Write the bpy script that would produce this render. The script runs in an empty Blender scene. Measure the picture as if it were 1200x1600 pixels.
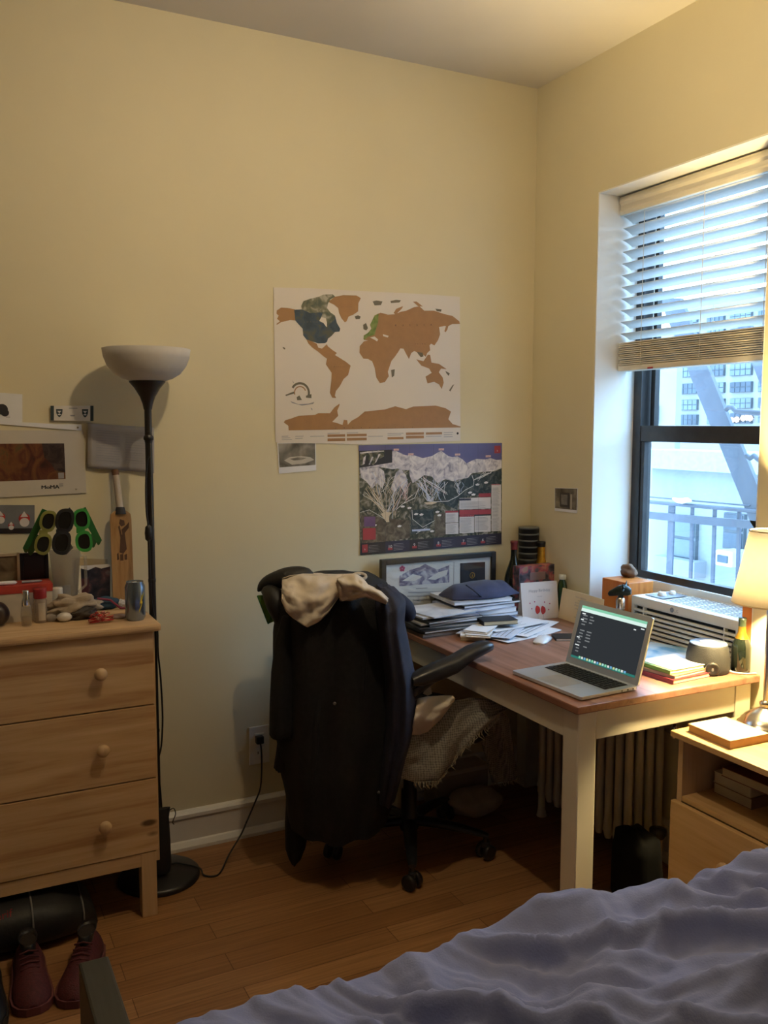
import bpy, bmesh, math, random
from math import sin, cos, pi, radians, sqrt
from mathutils import Vector, Matrix, noise
from mathutils.geometry import tessellate_polygon

random.seed(7)
SC = bpy.context.scene
COL = SC.collection

# ------------------------------------------------------------------ camera
CAM = Vector((-2.2243, -3.0445, 1.5085))
YAW, PITCH, ROLL, FPX = 0.4670, -0.0981, 0.0014, 1388.06
FWD = Vector((sin(YAW)*cos(PITCH), cos(YAW)*cos(PITCH), sin(PITCH)))
RGT0 = Vector((cos(YAW), -sin(YAW), 0))
UP0 = RGT0.cross(FWD)
RGT = RGT0*cos(ROLL) + UP0*sin(ROLL)
UPV = UP0*cos(ROLL) - RGT0*sin(ROLL)
cd = bpy.data.cameras.new('camera')
cam = bpy.data.objects.new('camera', cd)
COL.objects.link(cam)
cd.sensor_fit = 'VERTICAL'; cd.sensor_height = 36.0; cd.lens = FPX/1600*36.0
cd.clip_start = 0.02; cd.clip_end = 200
m = Matrix((RGT, UPV, -FWD)).transposed().to_4x4(); m.translation = CAM
cam.matrix_world = m
SC.camera = cam

# ------------------------------------------------------------------ light and exposure
SC.view_settings.view_transform = 'Standard'
SC.view_settings.look = 'None'
SC.view_settings.gamma = 1.0
SC.view_settings.use_curve_mapping = False
SC.view_settings.exposure = 0.0
WORLD_STRENGTH = 12.5
CEIL_W, CEIL_COL = 25.0, (1.0, 0.84, 0.615)
LAMP_W, LAMP_COL = 125.0, (1.0, 0.79, 0.43)
CEIL_POS = (-1.30, -1.35, 2.62)

wd = bpy.data.worlds.new('overcast_sky'); SC.world = wd; wd.use_nodes = True
nt = wd.node_tree; nt.nodes.clear()
wo = nt.nodes.new('ShaderNodeOutputWorld'); bg = nt.nodes.new('ShaderNodeBackground')
tc = nt.nodes.new('ShaderNodeTexCoord'); sp = nt.nodes.new('ShaderNodeSeparateXYZ')
rp = nt.nodes.new('ShaderNodeValToRGB')
rp.color_ramp.elements[0].position = 0.0; rp.color_ramp.elements[0].color = (0.30, 0.45, 0.62, 1)
rp.color_ramp.elements[1].position = 0.45; rp.color_ramp.elements[1].color = (0.40, 0.665, 1.0, 1)
nt.links.new(tc.outputs['Generated'], sp.inputs[0]); nt.links.new(sp.outputs['Z'], rp.inputs[0])
nt.links.new(rp.outputs[0], bg.inputs[0]); bg.inputs[1].default_value = WORLD_STRENGTH
nt.links.new(bg.outputs[0], wo.inputs[0])
pl = bpy.data.lights.new('window_daylight', 'AREA'); pl.shape = 'RECTANGLE'; pl.size = 1.8; pl.size_y = 0.80
pl.cycles.is_portal = True
po = bpy.data.objects.new('window_daylight', pl); COL.objects.link(po)
po.location = (0.30, -0.77, 1.48); po.rotation_euler = (0, radians(90), 0)   # -Z of the light looks to -X

def lamp_light(name, loc, watts, color, radius):
    l = bpy.data.lights.new(name, 'POINT'); l.energy = watts; l.color = color; l.shadow_soft_size = radius
    o = bpy.data.objects.new(name, l); COL.objects.link(o); o.location = loc
    return o

# ------------------------------------------------------------------ photograph pixel -> point on a real plane
def _ray(px, py): return FWD*FPX + RGT*(px-600) - UPV*(py-800)
def _on(px, py, ax, val):
    d = _ray(px, py); return CAM + d*((val-CAM[ax])/d[ax])
def PA(px, py, y=0.0): return _on(px, py, 1, y)
def PB(px, py, x=0.0): return _on(px, py, 0, x)
def PZ(px, py, z): return _on(px, py, 2, z)
def PD(px, py, c):
    "point on the vertical plane through c that faces the camera heading"
    n = Vector((sin(YAW), cos(YAW), 0)); d = _ray(px, py)
    return CAM + d*((Vector(c)-CAM).dot(n)/d.dot(n))

# ------------------------------------------------------------------ materials (all procedural)
def _new(name):
    M = bpy.data.materials.new(name); M.use_nodes = True
    return M, M.node_tree, M.node_tree.nodes['Principled BSDF']
def mat(name, c, rough=0.6, metal=0.0, var=0.08, scale=18, bump=0.0, bscale=120, spec=0.5, trans=0.0, sheen=0.0, coat=0.0, stretch=None):
    M, t, b = _new(name)
    N, L = t.nodes, t.links
    co = N.new('ShaderNodeTexCoord'); src = co.outputs['Object']
    if stretch:
        mp = N.new('ShaderNodeMapping'); mp.inputs['Scale'].default_value = stretch
        L.new(src, mp.inputs[0]); src = mp.outputs[0]
    nz = N.new('ShaderNodeTexNoise'); nz.inputs['Scale'].default_value = scale; nz.inputs['Detail'].default_value = 4
    L.new(src, nz.inputs['Vector'])
    r = N.new('ShaderNodeValToRGB')
    r.color_ramp.elements[0].position = 0.3; r.color_ramp.elements[1].position = 0.7
    r.color_ramp.elements[0].color = tuple(max(0, x*(1-var)) for x in c)+(1,)
    r.color_ramp.elements[1].color = tuple(min(1, x*(1+var)) for x in c)+(1,)
    L.new(nz.outputs[0], r.inputs[0]); L.new(r.outputs[0], b.inputs['Base Color'])
    b.inputs['Roughness'].default_value = rough; b.inputs['Metallic'].default_value = metal
    b.inputs['Specular IOR Level'].default_value = spec
    if trans: b.inputs['Transmission Weight'].default_value = trans
    if sheen: b.inputs['Sheen Weight'].default_value = sheen
    if coat: b.inputs['Coat Weight'].default_value = coat
    if bump:
        n2 = N.new('ShaderNodeTexNoise'); n2.inputs['Scale'].default_value = bscale; n2.inputs['Detail'].default_value = 3
        L.new(src, n2.inputs['Vector'])
        bp = N.new('ShaderNodeBump'); bp.inputs['Strength'].default_value = bump; bp.inputs['Distance'].default_value = 0.004
        L.new(n2.outputs[0], bp.inputs['Height']); L.new(bp.outputs[0], b.inputs['Normal'])
    return M
def ramp(N, stops):
    r = N.new('ShaderNodeValToRGB'); e = r.color_ramp.elements
    while len(e) < len(stops): e.new(0.5)
    for i, (p, c) in enumerate(stops):
        e[i].position = p; e[i].color = tuple(c)+(1,)
    return r
def wood(name, ca, cb, cc, scale=(1, 14, 14), rough=0.5, knots=True, spec=0.4, big=1.0):
    "streaky grain along the axis whose scale is smallest"
    M, t, b = _new(name); N, L = t.nodes, t.links
    co = N.new('ShaderNodeTexCoord'); mp = N.new('ShaderNodeMapping'); mp.inputs['Scale'].default_value = scale
    L.new(co.outputs['Object'], mp.inputs[0])
    n1 = N.new('ShaderNodeTexNoise'); n1.inputs['Scale'].default_value = 1.1*big; n1.inputs['Detail'].default_value = 6; n1.inputs['Distortion'].default_value = 1.2
    n2 = N.new('ShaderNodeTexNoise'); n2.inputs['Scale'].default_value = 9; n2.inputs['Detail'].default_value = 3
    L.new(mp.outputs[0], n1.inputs['Vector']); L.new(mp.outputs[0], n2.inputs['Vector'])
    mx = N.new('ShaderNodeMath'); mx.operation = 'MULTIPLY_ADD'; mx.inputs[1].default_value = 0.25
    L.new(n2.outputs[0], mx.inputs[0]); L.new(n1.outputs[0], mx.inputs[2])
    r = ramp(N, [(0.40, ca), (0.60, cb), (0.80, cc)])
    L.new(mx.outputs[0], r.inputs[0]); out = r.outputs[0]
    if knots:
        vo = N.new('ShaderNodeTexVoronoi'); vo.inputs['Scale'].default_value = 3.2
        mp2 = N.new('ShaderNodeMapping'); mp2.inputs['Scale'].default_value = tuple(0.9 if s == min(scale) else 2.1 for s in scale)
        L.new(co.outputs['Object'], mp2.inputs[0]); L.new(mp2.outputs[0], vo.inputs['Vector'])
        r2 = ramp(N, [(0.045, (1, 1, 1)), (0.085, (0, 0, 0))]); L.new(vo.outputs['Distance'], r2.inputs[0])
        mm = N.new('ShaderNodeMixRGB'); mm.inputs[2].default_value = tuple(x*0.35 for x in ca)+(1,)
        L.new(r2.outputs[0], mm.inputs[0]); L.new(out, mm.inputs[1]); out = mm.outputs[0]
    L.new(out, b.inputs['Base Color']); b.inputs['Roughness'].default_value = rough; b.inputs['Specular IOR Level'].default_value = spec
    return M
def blotch(name, stops, scale=8, rough=0.7, detail=6, distort=0.5, stretch=(1, 1, 1), spec=0.3):
    M, t, b = _new(name); N, L = t.nodes, t.links
    co = N.new('ShaderNodeTexCoord'); mp = N.new('ShaderNodeMapping'); mp.inputs['Scale'].default_value = stretch
    L.new(co.outputs['Object'], mp.inputs[0])
    n1 = N.new('ShaderNodeTexNoise'); n1.inputs['Scale'].default_value = scale; n1.inputs['Detail'].default_value = detail; n1.inputs['Distortion'].default_value = distort
    L.new(mp.outputs[0], n1.inputs['Vector']); r = ramp(N, stops); L.new(n1.outputs[0], r.inputs[0])
    L.new(r.outputs[0], b.inputs['Base Color']); b.inputs['Roughness'].default_value = rough; b.inputs['Specular IOR Level'].default_value = spec
    return M
def floor_mat():
    M, t, b = _new('oak_strip_floor'); N, L = t.nodes, t.links
    co = N.new('ShaderNodeTexCoord')
    br = N.new('ShaderNodeTexBrick'); br.offset = 0.37; br.inputs['Scale'].default_value = 1.0
    br.inputs['Brick Width'].default_value = 0.75; br.inputs['Row Height'].default_value = 0.085
    br.inputs['Mortar Size'].default_value = 0.0012; br.inputs['Bias'].default_value = 0.0
    br.inputs['Color1'].default_value = (0.26, 0.125, 0.050, 1); br.inputs['Color2'].default_value = (0.36, 0.190, 0.082, 1)
    br.inputs['Mortar'].default_value = (0.12, 0.05, 0.02, 1)
    L.new(co.outputs['Object'], br.inputs['Vector'])
    mp = N.new('ShaderNodeMapping'); mp.inputs['Scale'].default_value = (1.5, 40, 1); L.new(co.outputs['Object'], mp.inputs[0])
    nz = N.new('ShaderNodeTexNoise'); nz.inputs['Scale'].default_value = 3; nz.inputs['Detail'].default_value = 5; L.new(mp.outputs[0], nz.inputs['Vector'])
    r = ramp(N, [(0.3, (0.72, 0.70, 0.68)), (0.7, (1.1, 1.1, 1.1))]); L.new(nz.outputs[0], r.inputs[0])
    mm = N.new('ShaderNodeMixRGB'); mm.blend_type = 'MULTIPLY'; mm.inputs[0].default_value = 1
    L.new(br.outputs[0], mm.inputs[1]); L.new(r.outputs[0], mm.inputs[2]); L.new(mm.outputs[0], b.inputs['Base Color'])
    b.inputs['Roughness'].default_value = 0.42; b.inputs['Specular IOR Level'].default_value = 0.35
    return M
def emit(name, c, s):
    M = bpy.data.materials.new(name); M.use_nodes = True; t = M.node_tree; t.nodes.clear()
    e = t.nodes.new('ShaderNodeEmission'); e.inputs[0].default_value = tuple(c)+(1,); e.inputs[1].default_value = s
    o = t.nodes.new('ShaderNodeOutputMaterial'); t.links.new(e.outputs[0], o.inputs[0]); return M
def clear(name, tint=(0.95, 0.98, 1.0), gloss=0.06):
    "thin clear pane: lets light through, faint reflection"
    M = bpy.data.materials.new(name); M.use_nodes = True; t = M.node_tree; t.nodes.clear(); N, L = t.nodes, t.links
    a = N.new('ShaderNodeBsdfTransparent'); a.inputs[0].default_value = tuple(tint)+(1,)
    g = N.new('ShaderNodeBsdfGlossy'); g.inputs['Roughness'].default_value = 0.03
    x = N.new('ShaderNodeMixShader'); x.inputs[0].default_value = gloss
    o = N.new('ShaderNodeOutputMaterial'); L.new(a.outputs[0], x.inputs[1]); L.new(g.outputs[0], x.inputs[2]); L.new(x.outputs[0], o.inputs[0]); return M
def thin(name, c, tr=0.5, rough=0.6):
    "thin sheet that glows when lit from behind (slats, lampshades)"
    M = bpy.data.materials.new(name); M.use_nodes = True; t = M.node_tree; t.nodes.clear(); N, L = t.nodes, t.links
    co = N.new('ShaderNodeTexCoord'); nz = N.new('ShaderNodeTexNoise'); nz.inputs['Scale'].default_value = 60
    L.new(co.outputs['Object'], nz.inputs['Vector'])
    r = ramp(N, [(0.3, tuple(x*0.96 for x in c)), (0.7, c)]); L.new(nz.outputs[0], r.inputs[0])
    a = N.new('ShaderNodeBsdfDiffuse'); b = N.new('ShaderNodeBsdfTranslucent')
    L.new(r.outputs[0], a.inputs[0]); L.new(r.outputs[0], b.inputs[0])
    x = N.new('ShaderNodeMixShader'); x.inputs[0].default_value = tr
    o = N.new('ShaderNodeOutputMaterial'); L.new(a.outputs[0], x.inputs[1]); L.new(b.outputs[0], x.inputs[2]); L.new(x.outputs[0], o.inputs[0]); return M

# ------------------------------------------------------------------ mesh builder
ORG = {}
class MB:
    def __init__(self): self.v = []; self.f = []; self.mi = []; self.mats = []; self.sm = []
    def _m(self, M):
        if M not in self.mats: self.mats.append(M)
        return self.mats.index(M)
    def add(self, vs, fs, M, smooth=False):
        o = len(self.v); k = self._m(M)
        self.v += [Vector(p) for p in vs]
        for f in fs: self.f.append([i+o for i in f]); self.mi.append(k); self.sm.append(smooth)
        return self
    def box(self, lo, hi, M, bev=0.0, rot=0.0, tilt=None, piv=None):
        lo = Vector(lo); hi = Vector(hi)
        bm = bmesh.new(); bmesh.ops.create_cube(bm, size=1)
        s = hi-lo; c = (lo+hi)/2
        for w in bm.verts: w.co = Vector((w.co.x*s.x, w.co.y*s.y, w.co.z*s.z))
        if bev:
            bmesh.ops.bevel(bm, geom=bm.edges[:], offset=min(bev, min(s)*0.45), segments=2, profile=0.6, affect='EDGES')
        R = Matrix.Rotation(rot, 3, 'Z')
        if tilt is not None: R = R @ tilt
        pv = Vector(piv) if piv is not None else c
        bm.verts.index_update()
        self.add([R @ (w.co + c - pv) + pv for w in bm.verts], [[w.index for w in f.verts] for f in bm.faces], M)
        bm.free(); return self
    def ring_loft(self, rings, M, cap=True, closed=True, smooth=True):
        n = len(rings[0]); vs = [p for r in rings for p in r]; fs = []
        for i in range(len(rings)-1):
            for j in range(n if closed else n-1):
                k = (j+1) % n
                fs.append([i*n+j, i*n+k, (i+1)*n+k, (i+1)*n+j])
        self.add(vs, fs, M, smooth)
        if cap and closed:
            self.add(rings[0], [list(range(n))[::-1]], M); self.add(rings[-1], [list(range(n))], M)
        return self
    def lathe(self, prof, c, M, seg=28, axis=(0, 0, 1), cap=True, smooth=True, sx=1.0, sy=1.0, rot=0.0):
        ax = Vector(axis).normalized(); q = Vector((0, 0, 1)).rotation_difference(ax); c = Vector(c)
        R = Matrix.Rotation(rot, 3, 'Z')
        rings = [[c + q @ (R @ Vector((max(r, 1e-5)*cos(2*pi*j/seg)*sx, max(r, 1e-5)*sin(2*pi*j/seg)*sy, z))) for j in range(seg)] for r, z in prof]
        return self.ring_loft(rings, M, cap, True, smooth)
    def cyl(self, a, b, r, M, r2=None, seg=16, smooth=True):
        a = Vector(a); b = Vector(b); d = b-a
        return self.lathe([(r, 0), (r if r2 is None else r2, d.length)], a, M, seg, d, True, smooth)
    def tube(self, pts, r, M, seg=8, smooth=True):
        pts = [Vector(p) for p in pts]; rings = []; prev = None
        for i, p in enumerate(pts):
            t = (pts[min(i+1, len(pts)-1)] - pts[max(i-1, 0)]).normalized()
            if prev is None:
                u = t.orthogonal().normalized()
            else:
                u = prev - t*prev.dot(t); u = u.normalized() if u.length > 1e-6 else t.orthogonal().normalized()
            prev = u; w = t.cross(u); rr = r[i] if isinstance(r, (list, tuple)) else r
            rings.append([p + (u*cos(2*pi*j/seg) + w*sin(2*pi*j/seg))*rr for j in range(seg)])
        return self.ring_loft(rings, M, True, True, smooth)
    def poly(self, pts, M, off=None):
        pts = [Vector(p) + (Vector(off) if off is not None else Vector()) for p in pts]
        tris = tessellate_polygon([pts]); return self.add(pts, [list(t) for t in tris], M)
    def slab(self, pts, d, M, Mside=None):
        "flat outline given a real thickness d (vector)"
        pts = [Vector(p) for p in pts]; d = Vector(d); n = len(pts); tris = tessellate_polygon([pts])
        self.add(pts, [list(t) for t in tris], M); self.add([p+d for p in pts], [list(t)[::-1] for t in tris], M)
        self.add(pts+[p+d for p in pts], [[i, (i+1) % n, n+(i+1) % n, n+i] for i in range(n)], Mside or M); return self
    def strip(self, pts, w, nrm, M):
        pts = [Vector(p) for p in pts]; nrm = Vector(nrm); vs = []
        for i, p in enumerate(pts):
            t = (pts[min(i+1, len(pts)-1)] - pts[max(i-1, 0)]).normalized(); s = t.cross(nrm).normalized()*(w/2)
            vs += [p-s, p+s]
        return self.add(vs, [[2*i, 2*i+1, 2*i+3, 2*i+2] for i in range(len(pts)-1)], M)
    def grid(self, fn, nu, nv, M, smooth=True):
        vs = [fn(i/nu, j/nv) for j in range(nv+1) for i in range(nu+1)]
        return self.add(vs, [[j*(nu+1)+i, j*(nu+1)+i+1, (j+1)*(nu+1)+i+1, (j+1)*(nu+1)+i] for j in range(nv) for i in range(nu)], M, smooth)
    def text(self, s, size, o, u, v, M, align='CENTER', sx=1.0):
        cu = bpy.data.curves.new('lettering', 'FONT'); cu.body = s; cu.size = size; cu.align_x = align; cu.resolution_u = 2
        ob = bpy.data.objects.new('lettering', cu); COL.objects.link(ob)
        dg = bpy.context.evaluated_depsgraph_get(); dg.update()
        me = bpy.data.meshes.new_from_object(ob.evaluated_get(dg))
        o = Vector(o); u = Vector(u).normalized(); v = Vector(v).normalized()
        self.add([o + u*p.co.x*sx + v*p.co.y for p in me.vertices], [list(f.vertices) for f in me.polygons], M)
        bpy.data.objects.remove(ob); bpy.data.curves.remove(cu); bpy.data.meshes.remove(me); return self
    def blob(self, c, r, M, seed=0, amp=0.15, freq=2.0, seg=24, rings=14, flat=None):
        c = Vector(c); rr = []
        for i in range(rings+1):
            th = pi*i/rings; row = []
            for j in range(seg):
                d = Vector((sin(th)*cos(2*pi*j/seg), sin(th)*sin(2*pi*j/seg), -cos(th)))
                k = 1+amp*noise.noise(d*freq+Vector((seed*7.3, seed*3.1, seed)))*2
                p = Vector((d.x*r[0]*k, d.y*r[1]*k, d.z*r[2]*k))
                if flat is not None: p.z = max(p.z, flat)
                row.append(c+p)
            rr.append(row)
        return self.ring_loft(rr, M, False)
    def build(self, name, parent=None, bevel=0, subsurf=0, solid=0, merge=False):
        me = bpy.data.meshes.new(name)
        if parent is not None: org = ORG[parent.name]
        else:
            xs = [p.x for p in self.v]; ys = [p.y for p in self.v]; zs = [p.z for p in self.v]
            org = Vector(((min(xs)+max(xs))/2, (min(ys)+max(ys))/2, min(zs)))
        me.from_pydata([p-org for p in self.v], [], self.f)
        for M in self.mats: me.materials.append(M)
        me.polygons.foreach_set('material_index', self.mi); me.polygons.foreach_set('use_smooth', self.sm)
        me.update()
        bm = bmesh.new(); bm.from_mesh(me)
        if merge: bmesh.ops.remove_doubles(bm, verts=bm.verts[:], dist=1e-5)
        bmesh.ops.recalc_face_normals(bm, faces=bm.faces[:]) if merge else None
        bm.to_mesh(me); bm.free()
        ob = bpy.data.objects.new(name, me); COL.objects.link(ob)
        ORG[ob.name] = org.copy()
        if parent is not None: ob.parent = parent
        else: ob.location = org
        if solid:
            s = ob.modifiers.new('thickness', 'SOLIDIFY'); s.thickness = solid; s.offset = 0
        if bevel:
            s = ob.modifiers.new('soft_edges', 'BEVEL'); s.width = bevel; s.segments = 2; s.limit_method = 'ANGLE'
        if subsurf:
            s = ob.modifiers.new('smooth', 'SUBSURF'); s.levels = subsurf; s.render_levels = subsurf
        return ob
def thing(name, loc, label, cat, group=None):
    o = bpy.data.objects.new(name, None); COL.objects.link(o); o.location = loc; o.empty_display_size = 0.05
    ORG[o.name] = Vector(loc); tag(o, label, cat, group); return o
def tag(o, label, cat, group=None, kind=None):
    o['label'] = label; o['category'] = cat
    if group: o['group'] = group
    if kind: o['kind'] = kind
    return o
def struct(o): o['kind'] = 'structure'; return o
def lab(o, s): o['label'] = s; return o
UA, VZ, NA = Vector((1, 0, 0)), Vector((0, 0, 1)), Vector((0, -1, 0))
UB, NB = Vector((0, -1, 0)), Vector((-1, 0, 0))

# shared materials
M_wall = mat('cream_wall_paint', (0.70, 0.635, 0.44), 0.75, var=0.03, scale=2.0, bump=0.06, bscale=45)
M_ceil = mat('flat_ceiling_paint', (0.66, 0.62, 0.56), 0.85, var=0.02, scale=3)
M_white = mat('white_gloss_trim', (0.80, 0.78, 0.72), 0.4, var=0.03, scale=6)
M_reveal = mat('white_reveal_paint', (0.82, 0.80, 0.74), 0.6, var=0.03, scale=5, bump=0.05, bscale=40)
M_black = mat('black_plastic', (0.012, 0.012, 0.013), 0.42, var=0.2)
M_blackmetal = mat('black_painted_metal', (0.014, 0.012, 0.012), 0.38, var=0.2)
M_paper = mat('white_paper', (0.78, 0.79, 0.82), 0.7, var=0.03, scale=12)
M_cream = mat('cream_paper', (0.80, 0.70, 0.48), 0.7, var=0.03)
M_ink = mat('dark_ink', (0.03, 0.03, 0.035), 0.7)
M_grey = mat('grey_ink', (0.30, 0.30, 0.32), 0.7)
M_nickel = mat('brushed_nickel', (0.75, 0.70, 0.62), 0.22, 1.0, var=0.05)
M_chrome = mat('chrome', (0.8, 0.82, 0.85), 0.1, 1.0, var=0.03)
M_pine = wood('raw_pine_x', (0.38, 0.215, 0.105), (0.56, 0.375, 0.205), (0.66, 0.47, 0.28), (1.0, 15, 15))
M_pinez = wood('raw_pine_z', (0.46, 0.31, 0.17), (0.56, 0.385, 0.215), (0.62, 0.44, 0.26), (15, 15, 1.0), knots=False)
M_piney = wood('raw_pine_y', (0.46, 0.27, 0.10), (0.58, 0.37, 0.16), (0.66, 0.44, 0.21), (15, 1.0, 15))
M_gold = mat('gold_foil', (0.75, 0.42, 0.06), 0.3, 0.9, var=0.15, scale=60)
M_red = mat('red_plastic', (0.45, 0.03, 0.025), 0.45, var=0.15)

# ================================================================== SETTING
H = 2.852
X0, Y0 = -3.35, -4.30            # the two walls behind the camera
WY0, WY1, WZ0, WZ1 = -1.155, -0.385, 0.59, 2.363   # window opening in wall_right
b = MB(); b.box((X0, Y0, -0.06), (0.26, 0.2, 0), floor_mat()); struct(b.build('floor'))
b = MB(); b.box((X0-.2, Y0-.2, H), (0.26, 0.2, H+.1), M_ceil); struct(b.build('ceiling'))
b = MB(); b.box((X0-.2, 0, 0), (0.26, 0.2, H), M_wall); struct(b.build('wall_back'))
M_wallb = mat('bounce_damping_wall', (.30, .25, .17), .8, var=.03, scale=2)  # unseen walls coloured darker than the cream ones to cut bounced light
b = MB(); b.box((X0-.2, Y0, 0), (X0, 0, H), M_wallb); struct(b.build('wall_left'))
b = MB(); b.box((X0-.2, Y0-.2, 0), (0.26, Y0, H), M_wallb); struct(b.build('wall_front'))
b = MB()
b.box((0, WY1, 0), (.26, 0, H), M_wall); b.box((0, Y0, 0), (.26, WY0, H), M_wall)
b.box((0, WY0, 0), (.26, WY1, WZ0), M_wall); b.box((0, WY0, WZ1), (.26, WY1, H), M_wall)
struct(b.build('wall_right'))
b = MB(); t_ = .005
b.box((.001, WY1-t_, WZ0), (.255, WY1, WZ1), M_reveal); b.box((.001, WY0, WZ0), (.255, WY0+t_, WZ1), M_reveal)
b.box((.001, WY0+t_, WZ1-t_), (.255, WY1-t_, WZ1), M_reveal); b.box((.001, WY0+t_, WZ0), (.255, WY1-t_, WZ0+t_), M_reveal)
struct(b.build('trim_1'))
def skirting(name, fn, L0, L1):
    prof = [(0, 0), (.030, 0), (.030, .012), (.020, .028), (.015, .032), (.015, .112), (.021, .116), (.021, .128), (.012, .136), (0, .140)]
    b = MB(); b.ring_loft([[fn(L0, d, z) for d, z in prof], [fn(L1, d, z) for d, z in prof]], M_white, True, True, False)
    return struct(b.build(name, merge=True))
skirting('baseboard_back', lambda l, d, z: Vector((l, -d, z)), X0, 0)
skirting('baseboard_right', lambda l, d, z: Vector((-d, l, z)), -.02, Y0)

# window: black metal frame, two sashes, clear panes
M_frame = mat('black_window_paint', (0.022, 0.020, 0.019), 0.4, var=0.25, scale=30, bump=.1)
M_glass = clear('window_glass', (0.93, 0.97, 1.0), 0.05)
wf = bpy.data.objects.new('window_1', None); COL.objects.link(wf); wf.location = (.2, (WY0+WY1)/2, .92); ORG[wf.name] = wf.location.copy(); struct(wf)
b = MB(); a0, a1 = WY0+.006, WY1-.006; e = .042
b.box((.192, a1-e, .62), (.252, a1, WZ1-.006), M_frame, .003); b.box((.192, a0, .62), (.252, a0+e, WZ1-.006), M_frame, .003)
b.box((.192, a0+e, WZ1-.05), (.252, a1-e, WZ1-.006), M_frame, .003)
b.build('window_frame', wf)
b = MB(); s0, s1 = a0+e+.002, a1-e-.002
b.box((.197, s1-.018, .948), (.222, s1, 1.445), M_frame, .002); b.box((.197, s0, .948), (.222, s0+.018, 1.445), M_frame, .002)
b.box((.195, s0, .921), (.224, s1, .950), M_frame, .003); b.box((.192, s0, 1.445), (.224, s1, 1.506), M_frame, .003)
ls = b.build('lower_sash', wf)
b = MB(); b.box((.208, s0+.018, .950), (.212, s1-.018, 1.445), M_glass); b.build('pane', ls)
b = MB()
b.box((.226, s1-.034, 1.50), (.250, s1-.012, WZ1-.05), M_frame, .002); b.box((.226, s0+.012, 1.50), (.250, s0+.034, WZ1-.05), M_frame, .002)
b.box((.226, s0+.012, 1.452), (.250, s1-.012, 1.50), M_frame, .002)
us = b.build('upper_sash', wf)
b = MB(); b.box((.236, s0+.03, 1.50), (.240, s1-.03, WZ1-.05), M_glass); b.build('pane', us)

# ================================================================== OUTSIDE
M_conc = blotch('weathered_render_wall', [(.3, (.13, .145, .155)), (.55, (.20, .215, .225)), (.8, (.25, .26, .265))], .35, .9, 6, .8, (1, 1.6, .5))
M_brickw = mat('painted_brick_wall', (.25, .255, .25), .9, var=.04, scale=1.5)
M_dglass = mat('dark_far_window_glass', (.045, .065, .085), .35, var=.4, scale=1.2)
M_lglass = mat('pale_far_window_glass', (.10, .13, .145), .3, var=.15, scale=1.5)
M_mull = mat('grey_window_bars', (.07, .085, .095), .6)
def far_window(parent, x, box, M, nx, ny, sill=False):
    (l, t, r, bt) = box; p0 = PB(l, bt, x); p1 = PB(r, t, x); ylo, yhi, zlo, zhi = p1.y, p0.y, p0.z, PB(l, t, x).z
    b = MB(); b.box((x-.06, ylo, zlo), (x+.0, yhi, zhi), M_mull)
    w = b.build('window', parent)
    b = MB(); gw = (yhi-ylo)/nx; gh = (zhi-zlo)/ny; q = min(gw, gh)*.07
    for i in range(nx):
        for j in range(ny): b.box((x-.075, ylo+gw*i+q, zlo+gh*j+q), (x-.06, ylo+gw*(i+1)-q, zlo+gh*(j+1)-q), M)
    b.build('pane', w)
    if sill:
        b = MB(); b.box((x-.22, ylo-.15, zlo-.22), (x, yhi+.15, zlo), M_conc); b.build('sill', w)
def building(name, x, l, top, depth, M, lab_, bot=-9.0, yr=-30.0):
    p = PB(l, top, x); t = thing(name, (x, p.y-5, bot), lab_, 'building')
    b = MB(); b.box((x, yr, bot), (x+depth, p.y, p.z), M); b.build('wall', t)
    return t, p
t, p = building('tenement_building', 7.0, 1020, 703, .5, M_conc, 'grey rendered building wall straight across from the window, low parapet', yr=-14)
b = MB(); b.box((6.8, -14, p.z-.25), (7.5, p.y+.1, p.z+.01), mat('pale_coping', (.24, .31, .31), .8)); b.build('parapet', t)
far_window(t, 7.0, (1052, 806, 1093, 868), M_lglass, 1, 2, True)
far_window(t, 7.0, (1134, 800, 1168, 856), M_dglass, 1, 2)
far_window(t, 7.0, (1200, 806, 1236, 868), M_lglass, 1, 2, True)
ac2 = thing('window_unit', PB(1138, 882, 7.0), 'small white cooling unit sticking out of the opposite grey building', 'air conditioner')
b = MB(); p0 = PB(1124, 882, 6.7); p1 = PB(1151, 862, 6.7); b.box((6.62, p1.y, p0.z), (7.0, p0.y, p1.z), mat('white_enamel', (.40, .41, .42), .5), .02); b.build('case', ac2)
b = MB(); b.box((6.60, p1.y+.06, p0.z+.05), (6.618, p0.y-.05, p1.z-.06), M_dglass); b.build('grille', ac2)
t, p = building('white_building', 11.0, 1021, 520, 0.15, M_brickw, 'blank white building wall at the left of the view outside', yr=PB(1057, 600, 11).y)
b = MB(); b.box((10.9, PB(1030, 640, 11).y, PB(1030, 662, 11).z), (11, PB(1024, 640, 11).y, PB(1024, 634, 11).z), M_dglass); b.build('window', t)
t, p = building('loft_building', 15.0, 1058, 480, 8, M_brickw, 'pale loft building behind with rows of wide gridded windows', yr=-40)
for r, (ta, tb) in enumerate([(572, 590), (600, 616), (625, 641), (648, 664), (545, 562), (517, 535), (490, 507)]):
    for c, (la, lb) in enumerate([(1064, 1092), (1107, 1134), (1143, 1177), (1187, 1214)]):
        dy = -(la-1064)*.03
        far_window(t, 15.0, (la, ta+dy, lb, tb+dy), M_dglass if (r+c) % 2 else M_lglass, 4, 2)
sl = thing('string_lights', PB(1160, 654, 14.88), 'short string of glowing bulbs across the loft building', 'lights')
b = MB(); b.tube([PB(1140, 656, 14.9), PB(1152, 658, 14.9), PB(1165, 655, 14.9), PB(1178, 652, 14.9)], .012, M_black); b.build('wire', sl)
M_bulb = emit('warm_bulb_glow', (1, .85, .8), 3)
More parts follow.
